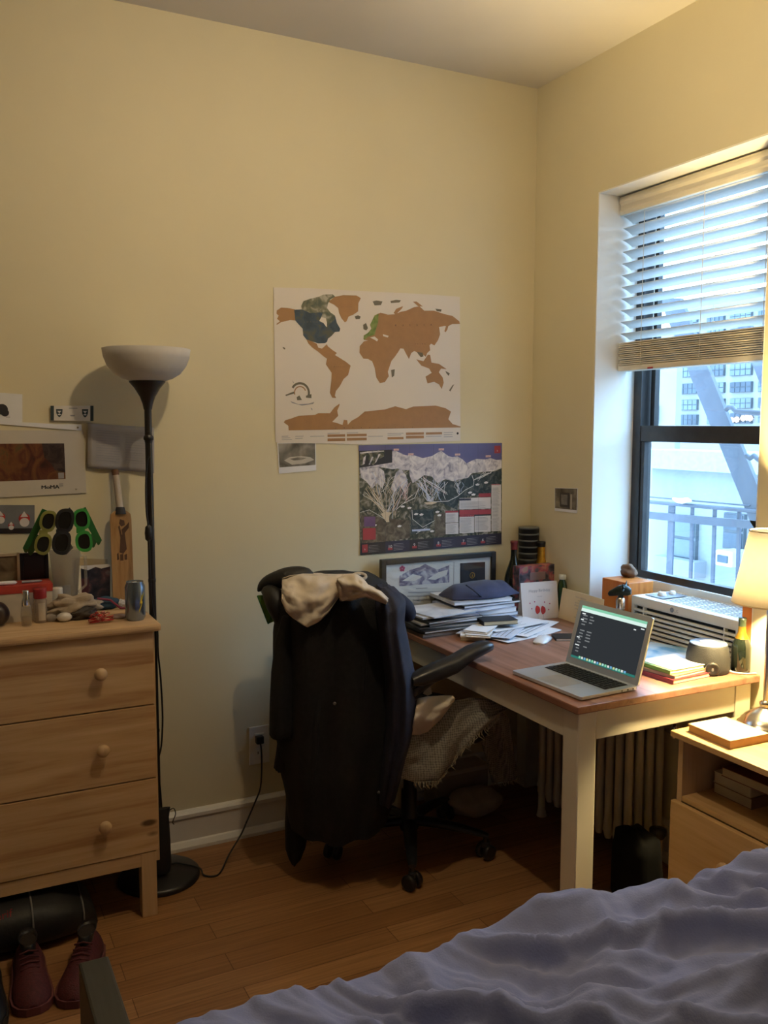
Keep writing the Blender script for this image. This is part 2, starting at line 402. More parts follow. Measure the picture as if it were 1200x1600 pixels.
for i, (x_, y_) in enumerate([(1143, 657), (1151, 656), (1161, 654), (1167, 653), (1172, 654)]):
    b = MB(); b.lathe([(0, -.07), (.055, -.035), (.065, .02), (.035, .07), (0, .08)], PB(x_, y_, 14.86), M_bulb, 8); b.build('bulb', sl)

M_iron = mat('painted_iron', (.075, .085, .115), .55, var=.2, scale=8)
XF = 1.0
fe = thing('fire_escape', PB(1100, 1000, XF), 'dark iron fire escape with stair and railing outside the window', 'fire escape')
def bar(name, pl_, d=.012, x=XF):
    b = MB(); b.slab([PB(a, c, x) for a, c in pl_], (d, 0, 0), M_iron); b.build(name, fe)
bar('stair_stringer', [(1030, 466), (1063, 466), (1107, 577), (1142, 665), (1157, 695), (1187, 768), (1200, 800), (1200, 842), (1185, 836), (1172, 815), (1160, 785), (1124, 695), (1110, 665), (1074, 577)], .02)
bar('stair_stringer', [(1148, 500), (1170, 500), (1196, 572), (1222, 640), (1222, 680), (1206, 650), (1178, 575)], .02, XF+.55)
for k in range(0):
    f_ = (k+.5)/7; pa = PB(1050+f_*140, 470+f_*345, XF); pb_ = PB(1168+f_*46, 500+f_*170, XF+.55)
    b = MB(); b.box((XF+.02, pa.y-.09, pa.z-.012), (XF+.60, pa.y+.09, pa.z), M_iron); b.build('stair_tread', fe)
bar('middle_rail', [(1000, 798), (1100, 807), (1215, 817), (1215, 830), (1100, 820), (1000, 809)])
for a_, c_, r_ in ((( 1000, 783), (1210, 801), .010), ((1000, 775), (1172, 790), .004)):
    b = MB(); b.tube([PB(*a_, XF), PB(*c_, XF)], r_, M_iron); b.build('top_rail', fe)
for xt, yt, xb, yb, w_ in ((1049, 786, 1041, 1010, 9), (1081, 790, 1075, 1010, 4), (1116, 792, 1109, 1010, 4.5), (1154, 796, 1149, 1010, 4.5), (1192, 800, 1188, 1010, 9)):
    bar('baluster', [(xt-w_/2, yt), (xt+w_/2, yt), (xb+w_/2, yb), (xb-w_/2, yb)], .010, XF+.014)
for q_ in ([(1134, 640), (1139, 636), (1145, 637), (1150, 643), (1215, 647)], [(1166, 712), (1172, 716), (1178, 712), (1185, 718), (1215, 720)]):
    b = MB(); b.tube([PB(u_, v_, XF-.05) for u_, v_ in q_], .012, M_iron); b.build('pipe', fe)
b = MB(); b.box((XF-.05, PB(1215, 900, XF).y, PB(1049, 1010, XF).z-.04), (XF+.75, PB(990, 900, XF).y, PB(1049, 1010, XF).z), M_iron); b.build('landing', fe)
cl = MB(); P_ = [PB(1052, 779, XF-.02), PB(1058, 782, XF-.03), PB(1066, 783, XF-.02), PB(1074, 781, XF-.02), PB(1080, 783, XF-.02)]
cl.tube(P_, [.006, .012, .014, .012, .005], mat('pale_rag', (.6, .65, .72), .9)); tag(cl.build('tied_rag'), 'pale rag knotted round the fire escape top rail', 'cloth')

# ================================================================== BLIND, COOLER, RADIATOR
M_slat = thin('white_blind_slat', (.80, .80, .78), .45)
M_val = mat('cream_blind_valance', (.72, .66, .53), .5, var=.03)
bt = thing('venetian_blind', (.12, -.77, 1.69), 'wide slat white venetian blind half raised in the window', 'blind')
by0, by1 = WY0+.012, WY1-.012
zv0 = PB(968, 337, .095).z; zs1 = PB(972, 533, .10).z; zs0 = PB(968, 580, .10).z
b = MB()
prof = [(0, 0), (.012, 0), (.014, .012), (.010, .02), (.010, .035), (.016, .045), (.016, .06), (.012, .066), (0, .066)]
b.ring_loft([[Vector((.108-d, by1, zv0+z)) for d, z in prof], [Vector((.108-d, by0, zv0+z)) for d, z in prof]], M_val, True, True, False)
b.build('valance', bt)
b = MB(); b.box((.110, by0, zv0+.012), (.165, by1, zv0+.060), M_val, .002); b.build('headrail', bt)
NS = 11
for k in range(NS):
    zc = zs1+.020+(zv0-.012-zs1-.020)*k/(NS-1); b = MB(); W = .025; an = radians(24)
    pr = [(-W, 0), (-W*.5, .0018), (0, .0024), (W*.5, .0018), (W, 0), (W, -.0025), (W*.5, -.0007), (0, 0), (-W*.5, -.0007), (-W, -.0025)]
    rr = [[Vector((.133+u*cos(an)+w*sin(an), y_, zc-u*sin(an)+w*cos(an))) for u, w in pr] for y_ in (by1-.004, by0+.004)]
    b.ring_loft(rr, M_slat, True, True, False); b.build('slat', bt)
b = MB(); n_ = 12
for k in range(n_):
    z_ = zs0+.022+(zs1-zs0-.024)*k/n_
    b.box((.104+.002*(k % 3), by0+.002*(k % 2), z_), (.158, by1-.002*(k % 3), z_+.0042), M_val)
lab(b.build('slat_stack', bt), 'stacked gathered slats above the bottom rail')
b = MB(); b.box((.104, by0, zs0), (.158, by1, zs0+.020), M_val, .003); b.build('bottom_rail', bt)
for yy in (PB(1000, 550, .1).y, PB(1092, 545, .1).y, PB(1190, 540, .1).y):
    b = MB()
    for xx in (.1025, .160): b.cyl((xx, yy, zs0+.015), (xx, yy, zv0), .0011, M_val, seg=6)
    b.build('ladder_cord', bt)
b = MB(); p_ = PB(1016, 577, .103); b.box((.100, p_.y-.012, zs0+.001), (.1038, p_.y+.012, zs0+.007), M_red); lab(b.build('tag', bt), 'tiny red tag on the bottom rail')

M_ac = mat('ivory_plastic', (.80, .78, .70), .45, var=.02, scale=8)
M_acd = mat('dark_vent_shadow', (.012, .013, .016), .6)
ac = thing('air_conditioner', (.1, -.865, .6), 'white window air conditioner below the raised sash', 'air conditioner')
y0, y1, zt = -1.105, -.622, .897
b = MB(); b.box((.02, y0+.006, .602), (.46, y1-.006, zt-.004), M_ac, .006); b.build('case', ac)
b = MB(); b.box((-.002, y0, .600), (.205, y0+.014, zt), M_ac, .005); b.box((-.002, y1-.014, .600), (.205, y1, zt), M_ac, .005)
b.box((-.002, y0, zt-.034), (.02, y1, zt), M_ac, .008); b.box((-.002, y0+.01, .600), (.02, y1-.01, .64), M_ac, .005)
b.box((-.002, y0+.005, zt-.008), (.035, y1-.005, zt+.001), M_ac, .003); b.box((.18, y0+.01, zt-.006), (.205, y1-.01, zt+.001), M_ac, .002)
b.build('bezel', ac)
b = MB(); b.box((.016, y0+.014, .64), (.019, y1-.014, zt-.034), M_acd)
k = 0; z_ = .645
while z_ < zt-.045:
    b.box((.0, y0+.014, z_), (.016, y1-.014, z_+.0090), M_ac, .002); z_ += .0165
for yy in (y0+.06, y1-.06): b.box((.001, yy-.003, .64), (.016, yy+.003, zt-.034), M_ac)
b.build('front_grille', ac)
b = MB(); gy0, gy1 = y0+.035, y1-.125
b.box((.036, gy0, zt-.003), (.178, gy1, zt-.0005), M_acd)
for i in range(9): b.box((.040+i*.0155, gy0, zt-.001), (.0455+i*.0155, gy1, zt+.0004), M_ac)
for i in range(6): yy = gy0+(gy1-gy0)*i/5; b.box((.036, yy-.0025, zt-.001), (.178, yy+.0025, zt+.0005), M_ac)
b.build('top_grille', ac)
b = MB(); b.box((.045, y1-.105, zt-.001), (.165, y1-.02, zt+.002), mat('grey_panel', (.22, .23, .25), .4), .002)
b.lathe([(.016, 0), (.014, .012), (0, .013)], (.085, y1-.062, zt+.002), M_white, 16); b.lathe([(.012, 0), (.010, .012), (0, .013)], (.135, y1-.062, zt+.002), M_white, 16)
b.build('control_panel', ac)
b = MB(); pl_ = Vector((-.0025, y1-.20, zt-.017))
b.lathe([(.0085, 0), (.0085, .0012), (0, .0013)], pl_, M_grey, 16, (-1, 0, 0)); b.text('LG', .015, pl_+UB*.020-VZ*.006, UB, VZ, M_grey, sx=1.0)
b.build('logo', ac)
b = MB(); b.box((.185, WY0+.006, .893), (.200, WY1-.006, .920), M_white, .002)
for s_, (ya, yb) in enumerate(((y1+.001, WY1-.006), (WY0+.006, y0-.001))):
    n_ = 9
    for i in range(n_):
        u0, u1 = ya+(yb-ya)*i/n_, ya+(yb-ya)*(i+1)/n_
        b.box((.186+.005*(i % 2), u0+.0015, .60), (.200, u1-.0015, .892), M_white)
lab(b.build('mounting_panel', ac), 'white pleated filler panels beside the cooler')

M_rad = mat('old_radiator_paint', (.56, .51, .42), .5, var=.1, scale=10, bump=.2, bscale=60)
rd = thing('radiator', (-.11, -.6, 0), 'old cast iron column radiator below the window, behind the desk leg', 'radiator')
for k in range(11):
    yc = -.36-.0475*k; b = MB()
    for xc in (-.185, -.140, -.095, -.050):
        b.lathe([(.011, .075), (.017, .10), (.0165, .13), (.0145, .16), (.0145, .50), (.0165, .53), (.017, .56), (.010, .585)], (xc, yc, 0), M_rad, 12)
    b.box((-.19, yc-.017, .085), (-.045, yc+.017, .115), M_rad, .01); b.box((-.19, yc-.017, .53), (-.045, yc+.017, .575), M_rad, .012)
    if k in (0, 10):
        for xc in (-.185, -.050): b.lathe([(.020, 0), (.014, .03), (.014, .09)], (xc, yc, 0), M_rad, 12)
    b.build('section', rd)
b = MB(); b.cyl((-.115, -.86, .10), (-.115, -.905, .10), .016, M_rad); b.cyl((-.115, -.905, 0), (-.115, -.905, .13), .016, M_rad); b.lathe([(.02, 0), (.028, .012), (.028, .03), (0, .035)], (-.115, -.905, .13), M_black, 16)
b.build('valve', rd)
b = MB(); b.cyl((-.05, -.862, .48), (-.05, -.90, .48), .008, M_chrome); b.lathe([(.011, 0), (.013, .03), (.009, .05), (0, .052)], (-.05, -.90, .465), M_chrome, 12)
b.build('air_vent', rd)

# the ceiling lamp that lights the room (just above the picture)
cl_ = thing('ceiling_lamp', (CEIL_POS[0], CEIL_POS[1], H-.30), 'small ceiling lamp with bare bulb above the desk side of the room', 'lamp')
b = MB(); b.lathe([(.06, 0), (.06, -.02), (.02, -.035), (.02, -.10), (.016, -.11)][::-1], (CEIL_POS[0], CEIL_POS[1], H), M_white, 24); b.build('fitting', cl_)
b = MB(); b.lathe([(.013, .075), (.016, .055), (.03, .02), (.033, 0), (.028, -.02), (.012, -.033), (0, -.035)][::-1], CEIL_POS, clear('bulb_glass', (1, .95, .85), .05), 20); b.build('bulb', cl_)
lo = lamp_light('ceiling_bulb_light', CEIL_POS, CEIL_W, CEIL_COL, .026)

# ================================================================== THINGS ON THE WALLS
def A6(u, v, y=-.004): return PA(420+u/3.8710, 440+v/3.8710, y)      # crop of the world map -> wall_back
def A7(u, v, y=-.004): return PA(550+u/4.8, 680+v/4.8, y)            # crop of the trail map -> wall_back
M_scr = mat('copper_scratch_foil', (.37, .20, .085), .5, var=.06, scale=30)
M_nam = blotch('scratched_north_blue', [(.36, (.05, .07, .09)), (.5, (.065, .095, .13)), (.62, (.11, .115, .085))], 26, .6)
M_namn = blotch('scratched_arctic_olive', [(.35, (.10, .12, .09)), (.5, (.19, .19, .13)), (.62, (.42, .40, .33))], 38, .6)
M_eur = blotch('scratched_green', [(.35, (.12, .20, .05)), (.6, (.24, .30, .10))], 60, .6)
M_isl = mat('grey_islands', (.16, .14, .10), .6)
M_map = mat('map_paper', (.74, .68, .61), .38, var=.02, scale=4)
wm = MB()
wm.slab([A6(28, 36, -.001), A6(40, 972, -.001), A6(57, 974, -.001), A6(600, 985, -.001), A6(1158, 962, -.001), A6(1154, 92, -.001), A6(900, 74, -.001), A6(560, 58, -.001), A6(250, 40, -.001)], (0, -.002, 0), M_map)
yy = -.0036
def cont(pts, M, d=0.0): wm.poly([A6(u, v, yy-d) for u, v in pts], M)
cont([(48, 175), (75, 157), (115, 160), (158, 168), (160, 235), (130, 232), (100, 240), (75, 245), (48, 262), (47, 255), (68, 240), (50, 225), (60, 205), (47, 195)], M_scr)
cont([(152, 170), (200, 168), (250, 190), (330, 185), (400, 205), (412, 250), (432, 285), (428, 302), (400, 305), (378, 330), (358, 345), (352, 365), (340, 372), (300, 374), (262, 362), (228, 350), (208, 325), (205, 285), (180, 258), (160, 235)], M_nam)
cont([(200, 168), (196, 148), (210, 118), (250, 104), (300, 92), (330, 79), (385, 76), (402, 92), (372, 108), (358, 132), (352, 160), (372, 186), (400, 205), (396, 230), (350, 275), (330, 250), (305, 238), (330, 185), (250, 190)], M_namn, .0002)
cont([(305, 238), (318, 215), (345, 222), (352, 250), (350, 276), (330, 250)], M_map, .0004)
cont([(228, 350), (262, 362), (290, 376), (300, 400), (322, 405), (345, 384), (352, 378), (356, 390), (380, 410), (412, 432), (400, 444), (436, 466), (468, 486), (495, 508), (480, 565), (452, 590), (430, 632), (406, 662), (400, 690), (408, 704), (384, 702), (369, 672), (378, 600), (380, 552), (345, 500), (352, 466), (335, 455), (300, 425), (265, 400), (240, 375)], M_scr, .0001)
cont([(358, 122), (400, 92), (450, 82), (530, 84), (557, 100), (542, 130), (540, 180), (512, 200), (482, 212), (470, 240), (460, 246), (440, 222), (425, 190), (420, 160), (395, 140)], M_scr)
for p_ in ([(520, 210), (540, 204), (556, 212), (550, 226), (526, 228)], [(570, 262), (588, 250), (600, 282), (590, 295), (572, 288)], [(628, 120), (650, 114), (688, 120), (678, 142), (640, 144)], [(735, 118), (770, 110), (800, 113), (790, 126), (740, 130)], [(1008, 164), (1045, 168), (1042, 182), (1015, 178)], [(740, 535), (762, 530), (758, 570), (744, 580)], [(1122, 620), (1098, 665), (1090, 658), (1110, 628)], [(85, 395), (100, 402), (98, 412), (84, 402)], [(1068, 540), (1095, 555), (1088, 570), (1075, 556)]):
    cont(p_, M_isl)
for p_ in ([(755, 190), (770, 165), (812, 148), (806, 162), (782, 186), (768, 200)], [(872, 122), (893, 120), (932, 150), (905, 150)], [(1062, 300), (1072, 268), (1088, 262), (1080, 290), (1070, 306)]): cont(p_, M_scr, .0001)
cont([(612, 262), (640, 204), (676, 188), (720, 200), (760, 198), (800, 182), (832, 176), (880, 154), (912, 150), (940, 176), (1000, 176), (1060, 196), (1112, 208), (1152, 240), (1156, 256), (1110, 256), (1085, 270), (1062, 268), (1030, 275), (1036, 318), (1025, 352), (1002, 386), (982, 376), (972, 385), (976, 415), (958, 432), (950, 455), (930, 440), (905, 432), (880, 420), (862, 432), (848, 468), (832, 440), (815, 406), (796, 404), (780, 430), (762, 455), (742, 480), (735, 500), (720, 545), (726, 572), (702, 608), (672, 614), (650, 580), (640, 520), (625, 482), (600, 468), (572, 466), (548, 430), (550, 390), (575, 362), (600, 356), (574, 352), (574, 326), (600, 310), (620, 285)], M_scr)
cont([(612, 262), (640, 206), (664, 194), (660, 250), (648, 290), (640, 322), (602, 332), (580, 352), (572, 346), (576, 326), (600, 310), (622, 285)], M_eur, .0002)
cont([(612, 338), (640, 332), (662, 350), (655, 362), (640, 352)], M_map, .0003); cont([(690, 318), (725, 328), (720, 338), (692, 330)], M_map, .0003)
cont([(895, 425), (930, 430), (936, 452), (920, 458), (905, 440)], M_isl, .0003)
cont([(892, 470), (935, 482), (962, 442), (976, 444), (984, 490), (1030, 498), (1076, 530), (1042, 526), (1028, 548), (1052, 580), (1058, 612), (1046, 650), (1030, 622), (1000, 606), (960, 616), (948, 575), (985, 552), (970, 526), (922, 508)], M_scr)
cont([(120, 900), (118, 872), (90, 852), (100, 838), (130, 830), (180, 812), (280, 806), (300, 796), (370, 796), (398, 760), (428, 738), (428, 748), (414, 780), (420, 812), (384, 848), (420, 858), (446, 868), (454, 836), (474, 838), (478, 866), (500, 842), (540, 820), (580, 786), (700, 774), (765, 754), (830, 772), (872, 756), (1010, 750), (1070, 766), (1102, 786), (1086, 832), (1112, 862), (1160, 876), (1160, 882)], M_scr)
for l, t, r, bt_ in ((355, 925, 462, 940), (355, 949, 462, 966), (472, 922, 592, 937), (472, 946, 592, 962), (718, 941, 815, 955), (830, 913, 938, 928), (830, 933, 938, 950), (950, 912, 1048, 926)):
    cont([(l, t), (r, t-2), (r, bt_-2), (l, bt_)], M_scr)
for l, t, r in ((78, 935, 118), (78, 945, 130), (78, 955, 140), (160, 935, 210), (160, 948, 205), (250, 935, 335), (718, 918, 815), (718, 928, 800), (950, 935, 1045), (1058, 912, 1115), (1058, 925, 1110), (1058, 938, 1112), (600, 935, 690), (355, 917, 430), (472, 914, 540)):
    cont([(l, t), (r, t-2), (r, t+1), (l, t+3)], M_grey)
c_ = A6(1142, 918, yy); wm.lathe([(.0048, 0), (.0048, .0003)], c_, M_ink, 20, (0, -1, 0))
def spaced(mb, s_, size, u0, u1, v, M, sx=1.0, dv=0):
    n_ = len(s_)-1
    for k_, ch in enumerate(s_): mb.text(ch, size, A6(u0+(u1-u0)*k_/n_, v+dv*k_/n_, yy-.0004), UA, VZ, M, sx=sx)
spaced(wm, 'RUSSIA', .0095, 768, 982, 270, M_ink, 1.2, -4); spaced(wm, 'CANADA', .0060, 195, 292, 248, M_isl, 1.1, -2); spaced(wm, 'CHINA', .0058, 886, 944, 380, M_ink, 1.1); spaced(wm, 'BRAZIL', .0050, 396, 455, 518, M_ink, 1.0)
spaced(wm, 'ANTARCTICA', .0058, 405, 868, 888, M_ink, 1.1, -4); spaced(wm, 'GREENLAND', .0032, 440, 502, 155, M_isl, 1.0)
rq = random.Random(12)
for k_ in range(46):
    u_, v_ = rq.uniform(90, 1120), rq.uniform(110, 720); w_ = rq.uniform(10, 34)
    if 20 < v_ < 740: wm.poly([A6(u_, v_, yy+.0009), A6(u_+w_, v_-.3, yy+.0009), A6(u_+w_, v_+1.2, yy+.0009), A6(u_, v_+1.5, yy+.0009)], M_grey) if False else None
# round emblem with a ribbon
pc = A6(190, 672, yy); 
def ring_arc(mb, c, r0, r1, a0, a1, M, n=18, d=0.0):
    pts = [c+Vector((r0*cos(a0+(a1-a0)*i/n), -d, r0*sin(a0+(a1-a0)*i/n))) for i in range(n+1)] + [c+Vector((r1*cos(a1+(a0-a1)*i/n), -d, r1*sin(a1+(a0-a1)*i/n))) for i in range(n+1)]
    mb.poly(pts, M)
ring_arc(wm, pc, .038, .030, radians(-20), radians(150), M_isl); ring_arc(wm, pc, .024, .020, radians(20), radians(200), M_scr)
cont([(100, 685), (150, 665), (160, 675), (104, 692)], M_isl); cont([(225, 690), (258, 680), (258, 705), (225, 702)], M_isl); cont([(168, 700), (185, 688), (200, 716), (172, 718)], M_isl)
cont([(130, 722), (180, 742), (240, 738), (275, 728), (268, 740), (200, 750), (140, 734)], M_grey); cont([(142, 596), (152, 612), (148, 614)], M_grey); cont([(252, 762), (264, 770), (262, 780)], M_grey)
tag(wm.build('world_map'), 'large world map poster with copper brown continents on the cream wall', 'poster')

sk = MB(); y7 = -.0035
M_for = blotch('printed_forest', [(.30, (.022, .030, .026)), (.45, (.055, .065, .045)), (.54, (.14, .135, .09)), (.66, (.34, .32, .28))], 34, .45, 8, 1.5)
M_for2 = blotch('printed_lake_forest', [(.30, (.014, .025, .030)), (.5, (.035, .055, .06)), (.7, (.14, .15, .14))], 36, .45, 8, 1.5)
M_brn = blotch('printed_meadow', [(.30, (.05, .04, .03)), (.5, (.12, .10, .07)), (.7, (.22, .19, .14))], 30, .45, 8, 1.5)
M_sky = mat('printed_indigo_sky', (.10, .095, .25), .4, var=.15, scale=6)
M_snow = blotch('printed_snow', [(.28, (.20, .19, .25)), (.42, (.52, .49, .53)), (.60, (.78, .74, .73))], 30, .45, 9, 1.8)
M_lpan = mat('printed_panel', (.70, .67, .66), .45, var=.03); M_redp = mat('printed_red', (.36, .04, .05), .45); M_navy = mat('printed_navy', (.022, .02, .045), .45, var=.2)
M_dk = mat('printed_black', (.014, .012, .016), .45); M_vio = mat('printed_violet', (.14, .07, .18), .45, var=.2)
def sp_(pts, M, d=0.0): sk.poly([A7(u, v, y7-d) for u, v in pts], M)
sk.slab([A7(50, 75, -.001), A7(62, 900, -.001), A7(300, 878, -.001), A7(620, 850, -.001), A7(1120, 815, -.001), A7(1123, 57, -.001)], (0, -.002, 0), M_for, M_paper)
sp_([(50, 76), (300, 70), (700, 63), (1123, 58), (1122, 250), (850, 260), (300, 235), (300, 110), (50, 120)], M_sky)
sp_([(52, 118), (302, 108), (302, 205), (250, 225), (55, 240)], M_dk, .0001)
sp_([(60, 130), (150, 115), (245, 112), (240, 160), (200, 180), (160, 225), (130, 205), (110, 150), (90, 220), (62, 232)], M_for, .0002); 
for a in ([(60, 128), (120, 122), (240, 116), (240, 122), (130, 132), (62, 140)], [(85, 170), (105, 150), (95, 215), (78, 225)], [(150, 160), (160, 165), (135, 220), (125, 222)], [(200, 140), (215, 140), (180, 205), (172, 205)]): sp_(a, M_snow, .0003)
sp_([(302, 122), (330, 118), (400, 150), (470, 152), (530, 172), (600, 156), (640, 132), (668, 116), (700, 140), (722, 156), (752, 165), (790, 158), (830, 182), (860, 212), (900, 190), (935, 178), (1000, 182), (1040, 172), (1085, 186), (1122, 182), (1122, 248), (1060, 270), (985, 275), (900, 285), (870, 320), (810, 330), (760, 345), (700, 330), (640, 360), (600, 310), (540, 300), (500, 330), (455, 360), (432, 300), (430, 262), (380, 262), (340, 250), (300, 255), (250, 246), (200, 238), (58, 250), (56, 245), (302, 205)], M_snow, .0002)
sp_([(58, 252), (200, 240), (240, 270), (250, 340), (230, 400), (190, 360), (150, 400), (110, 350), (70, 320)], M_snow, .0003)
sp_([(330, 280), (365, 250), (405, 300), (420, 360), (400, 440), (360, 380), (320, 430), (290, 400)], M_snow, .0003)
sp_([(440, 560), (610, 555), (612, 640), (560, 720), (440, 745)], M_for2, .0001); sp_([(640, 360), (700, 340), (790, 350), (900, 300), (1120, 262), (1120, 420), (800, 470), (790, 560), (650, 500)], M_for2, .0001)
sp_([(65, 600), (430, 640), (435, 770), (75, 820)], M_brn, .0001); sp_([(615, 600), (700, 580), (702, 750), (625, 762)], M_brn, .0001)
rnd = random.Random(3)
RC = [mat('run_white', (.80, .78, .76), .45), mat('run_tan', (.66, .55, .38), .45), mat('run_blue', (.48, .56, .72), .45), mat('run_pink', (.68, .46, .44), .45)]
def runs(src, dst, n, w, ms):
    for i in range(n):
        a = Vector((rnd.uniform(*src[0]), rnd.uniform(*src[1]), 0)); c = Vector((rnd.uniform(*dst[0]), rnd.uniform(*dst[1]), 0)); k = 7; pts = []
        for j in range(k+1):
            t = j/k; p = a.lerp(c, t); p.x += (1-t)*14*sin(5*t+i*1.7)+rnd.uniform(-5, 5); pts.append(A7(p.x, p.y, y7-.0004-.00002*i))
        sk.strip(pts, w*rnd.uniform(.6, 1.2), NA, RC[rnd.choice(ms)])
runs(((80, 240), (330, 420)), ((250, 285), (600, 645)), 10, .0020, (0, 1, 1)); runs(((280, 420), (310, 420)), ((255, 330), (560, 640)), 12, .0018, (0, 1, 3, 2))
runs(((460, 560), (330, 380)), ((560, 620), (490, 515)), 10, .0022, (0, 3, 2)); runs(((600, 720), (330, 360)), ((560, 710), (480, 500)), 9, .0018, (0, 2)); runs(((760, 850), (330, 370)), ((790, 820), (410, 450)), 8, .0016, (0, 2))
runs(((960, 1080), (255, 285)), ((905, 960), (320, 345)), 6, .0016, (0,)); runs(((120, 420), (260, 330)), ((200, 340), (420, 520)), 14, .0015, (0, 0, 1, 2)); runs(((460, 700), (300, 340)), ((480, 720), (420, 470)), 14, .0014, (0, 0, 2, 3)); runs(((60, 160), (420, 470)), ((200, 260), (520, 600)), 5, .0016, (1, 0)); runs(((350, 430), (330, 400)), ((380, 420), (470, 505)), 6, .0016, (0, 3)); runs(((430, 500), (420, 460)), ((370, 400), (500, 515)), 2, .002, (0, 1))
for pts, w in (([(900, 300), (915, 345), (910, 380), (850, 410), (790, 460), (720, 495), (600, 500)], .0022), ([(450, 560), (455, 630), (530, 690), (620, 640)], .0018), ([(560, 690), (480, 740)], .0015), ([(500, 400), (470, 470), (380, 515), (330, 560)], .0022), ([(60, 580), (130, 560), (200, 600), (262, 640)], .0015)):
    sk.strip([A7(u, v, y7-.0007) for u, v in pts], w, NA, RC[0])
sp_([(215, 590), (255, 575), (300, 580), (275, 610), (280, 650), (258, 652)], RC[1], .0008); sp_([(540, 505), (600, 500), (640, 505), (600, 520), (560, 520)], RC[1], .0008)
for u, v in ((480, 592), (640, 575), (655, 600), (380, 535), (430, 545), (355, 682), (170, 675), (560, 708), (500, 715), (600, 720), (520, 595), (940, 370), (1005, 355), (885, 430), (910, 445)):
    sp_([(u-16, v), (u, v-9), (u+18, v-4), (u+10, v+7), (u-10, v+8)], RC[0], .0008)
sp_([(450, 708), (585, 700), (588, 714), (452, 722)], RC[2], .0009)
for (l, t, r, bt_), M in (((805, 472, 1040, 556), M_lpan), ((805, 562, 1042, 598), M_redp), ((950, 437, 1042, 464), M_redp), ((805, 475, 892, 492), M_navy), ((806, 606, 916, 735), M_lpan), ((806, 601, 916, 614), M_redp), ((920, 600, 1040, 727), M_lpan), ((920, 595, 1040, 606), M_dk), ((702, 582, 797, 656), M_lpan), ((700, 568, 797, 582), M_redp), ((703, 661, 798, 743), M_lpan), ((1046, 372, 1118, 720), M_lpan), ((1046, 367, 1108, 384), M_redp), ((90, 612, 175, 686), M_vio), ((82, 698, 178, 786), M_redp), ((1068, 80, 1114, 136), M_redp)):
    e_ = (r-l)*-.03; sp_([(l, t), (r, t+e_), (r, bt_+e_), (l, bt_)], M, .0010 if M is not M_dk else .0012)
for l, r, t, bt_, st in ((812, 1030, 500, 550, 9), (812, 908, 625, 725, 9), (926, 1032, 618, 715, 9), (708, 790, 592, 650, 9), (708, 790, 670, 735, 9), (1052, 1110, 395, 712, 9)):
    v = t
    while v < bt_: sp_([(l, v), (l+(r-l)*rnd.uniform(.5, 1), v-2), (l+(r-l)*.9, v+1), (l, v+3)], M_grey, .0013); v += st
xs = [62, 250, 432, 612, 800, 945, 1121]
def bot(x): return 900-(x-62)/(1120-62)*85
def top_(x): return 812-(x-62)/(1120-62)*78
for i in range(6):
    a, c = xs[i], xs[i+1]; sp_([(a, top_(a)), (c, top_(c)), (c, bot(c)), (a, bot(a))], (M_dk, M_navy)[i % 2 if i < 4 else 1], .0011)
    for j in range(5): v = top_(a)+22+j*11; sp_([(a+62, v-4), (a+62+rnd.uniform(70, 100), v-11), (a+130, v-8), (a+62, v-1)], M_grey, .0013)
    if i: sk.text(('10', '9', '8', '7', '6')[i-1], .0165, A7(a+36, top_(a)+48, y7-.0014), UA, VZ, M_lpan, sx=1.1); sp_([(a+20, top_(a)+46), (a+54, top_(a)+44), (a+54, top_(a)+62), (a+20, top_(a)+64)], M_redp, .0012)
sp_([(76, 822), (118, 818), (118, 878), (76, 882)], M_redp, .0012); sk.text('b', .010, A7(97, 862, y7-.0014), UA, VZ, M_lpan); sk.text('b', .010, A7(1091, 122, y7-.0014), UA, VZ, M_lpan)
for u, v in ((332, 108), (442, 143), (670, 106), (792, 145), (1022, 158)): sp_([(u-20, v-7), (u+20, v-8), (u+20, v+7), (u-20, v+8)], RC[3], .0012); sk.text('2436', .0035, A7(u, v+5, y7-.0014), UA, VZ, M_redp)
for x in (250, 432, 612, 800, 945): sk.strip([A7(x, 75, y7-.0015), A7(x+3, bot(x), y7-.0015)], .0006, NA, M_navy)
tag(sk.build('ski_trail_map'), 'folded ski trail map with snowy peaks under an indigo sky', 'poster')

def corners(pts, y): return [PA(a, c, y) for a, c in pts]
def bil(q, u, v): return q[0].lerp(q[1], u).lerp(q[3].lerp(q[2], u), v)
def quad(mb, q, u0, v0, u1, v1, M, d=0.0, n=NA): mb.poly([bil(q, *t)+n*d for t in ((u0, v0), (u1, v0), (u1, v1), (u0, v1))], M)
def sheet(q, M, n=NA, th=.0012):
    b = MB(); b.slab(q, n*th, M); return b
M_bw1 = blotch('grey_photo_print', [(.3, (.06, .06, .055)), (.5, (.20, .19, .17)), (.7, (.45, .43, .38))], 14, .4, 3, .3)
q = corners([(433, 692), (493, 691), (494, 735), (436, 740)], -.001); b = sheet(q, M_paper)
quad(b, q, .02, .02, .98, .80, M_bw1, .0015); b.poly([bil(q, u, v)+NA*.0018 for u, v in ((.15, .58), (.3, .48), (.6, .46), (.85, .52), (.95, .62), (.7, .72), (.35, .74))], mat('pale_print', (.52, .50, .45), .4)); b.poly([bil(q, u, v)+NA*.002 for u, v in ((.3, .54), (.5, .50), (.75, .54), (.6, .60), (.4, .60))], M_bw1)
tag(b.build('photo_print'), 'small black and white photo print taped under the world map', 'photo')
M_bw2 = blotch('sepia_photo_print', [(.3, (.05, .042, .03)), (.5, (.14, .12, .09)), (.7, (.30, .27, .2))], 22, .4, 4, .3)
q = [PB(*p_, -.001) for p_ in ((867, 762), (903, 763), (902, 802), (867, 798))]; b = sheet(q, M_paper, NB)
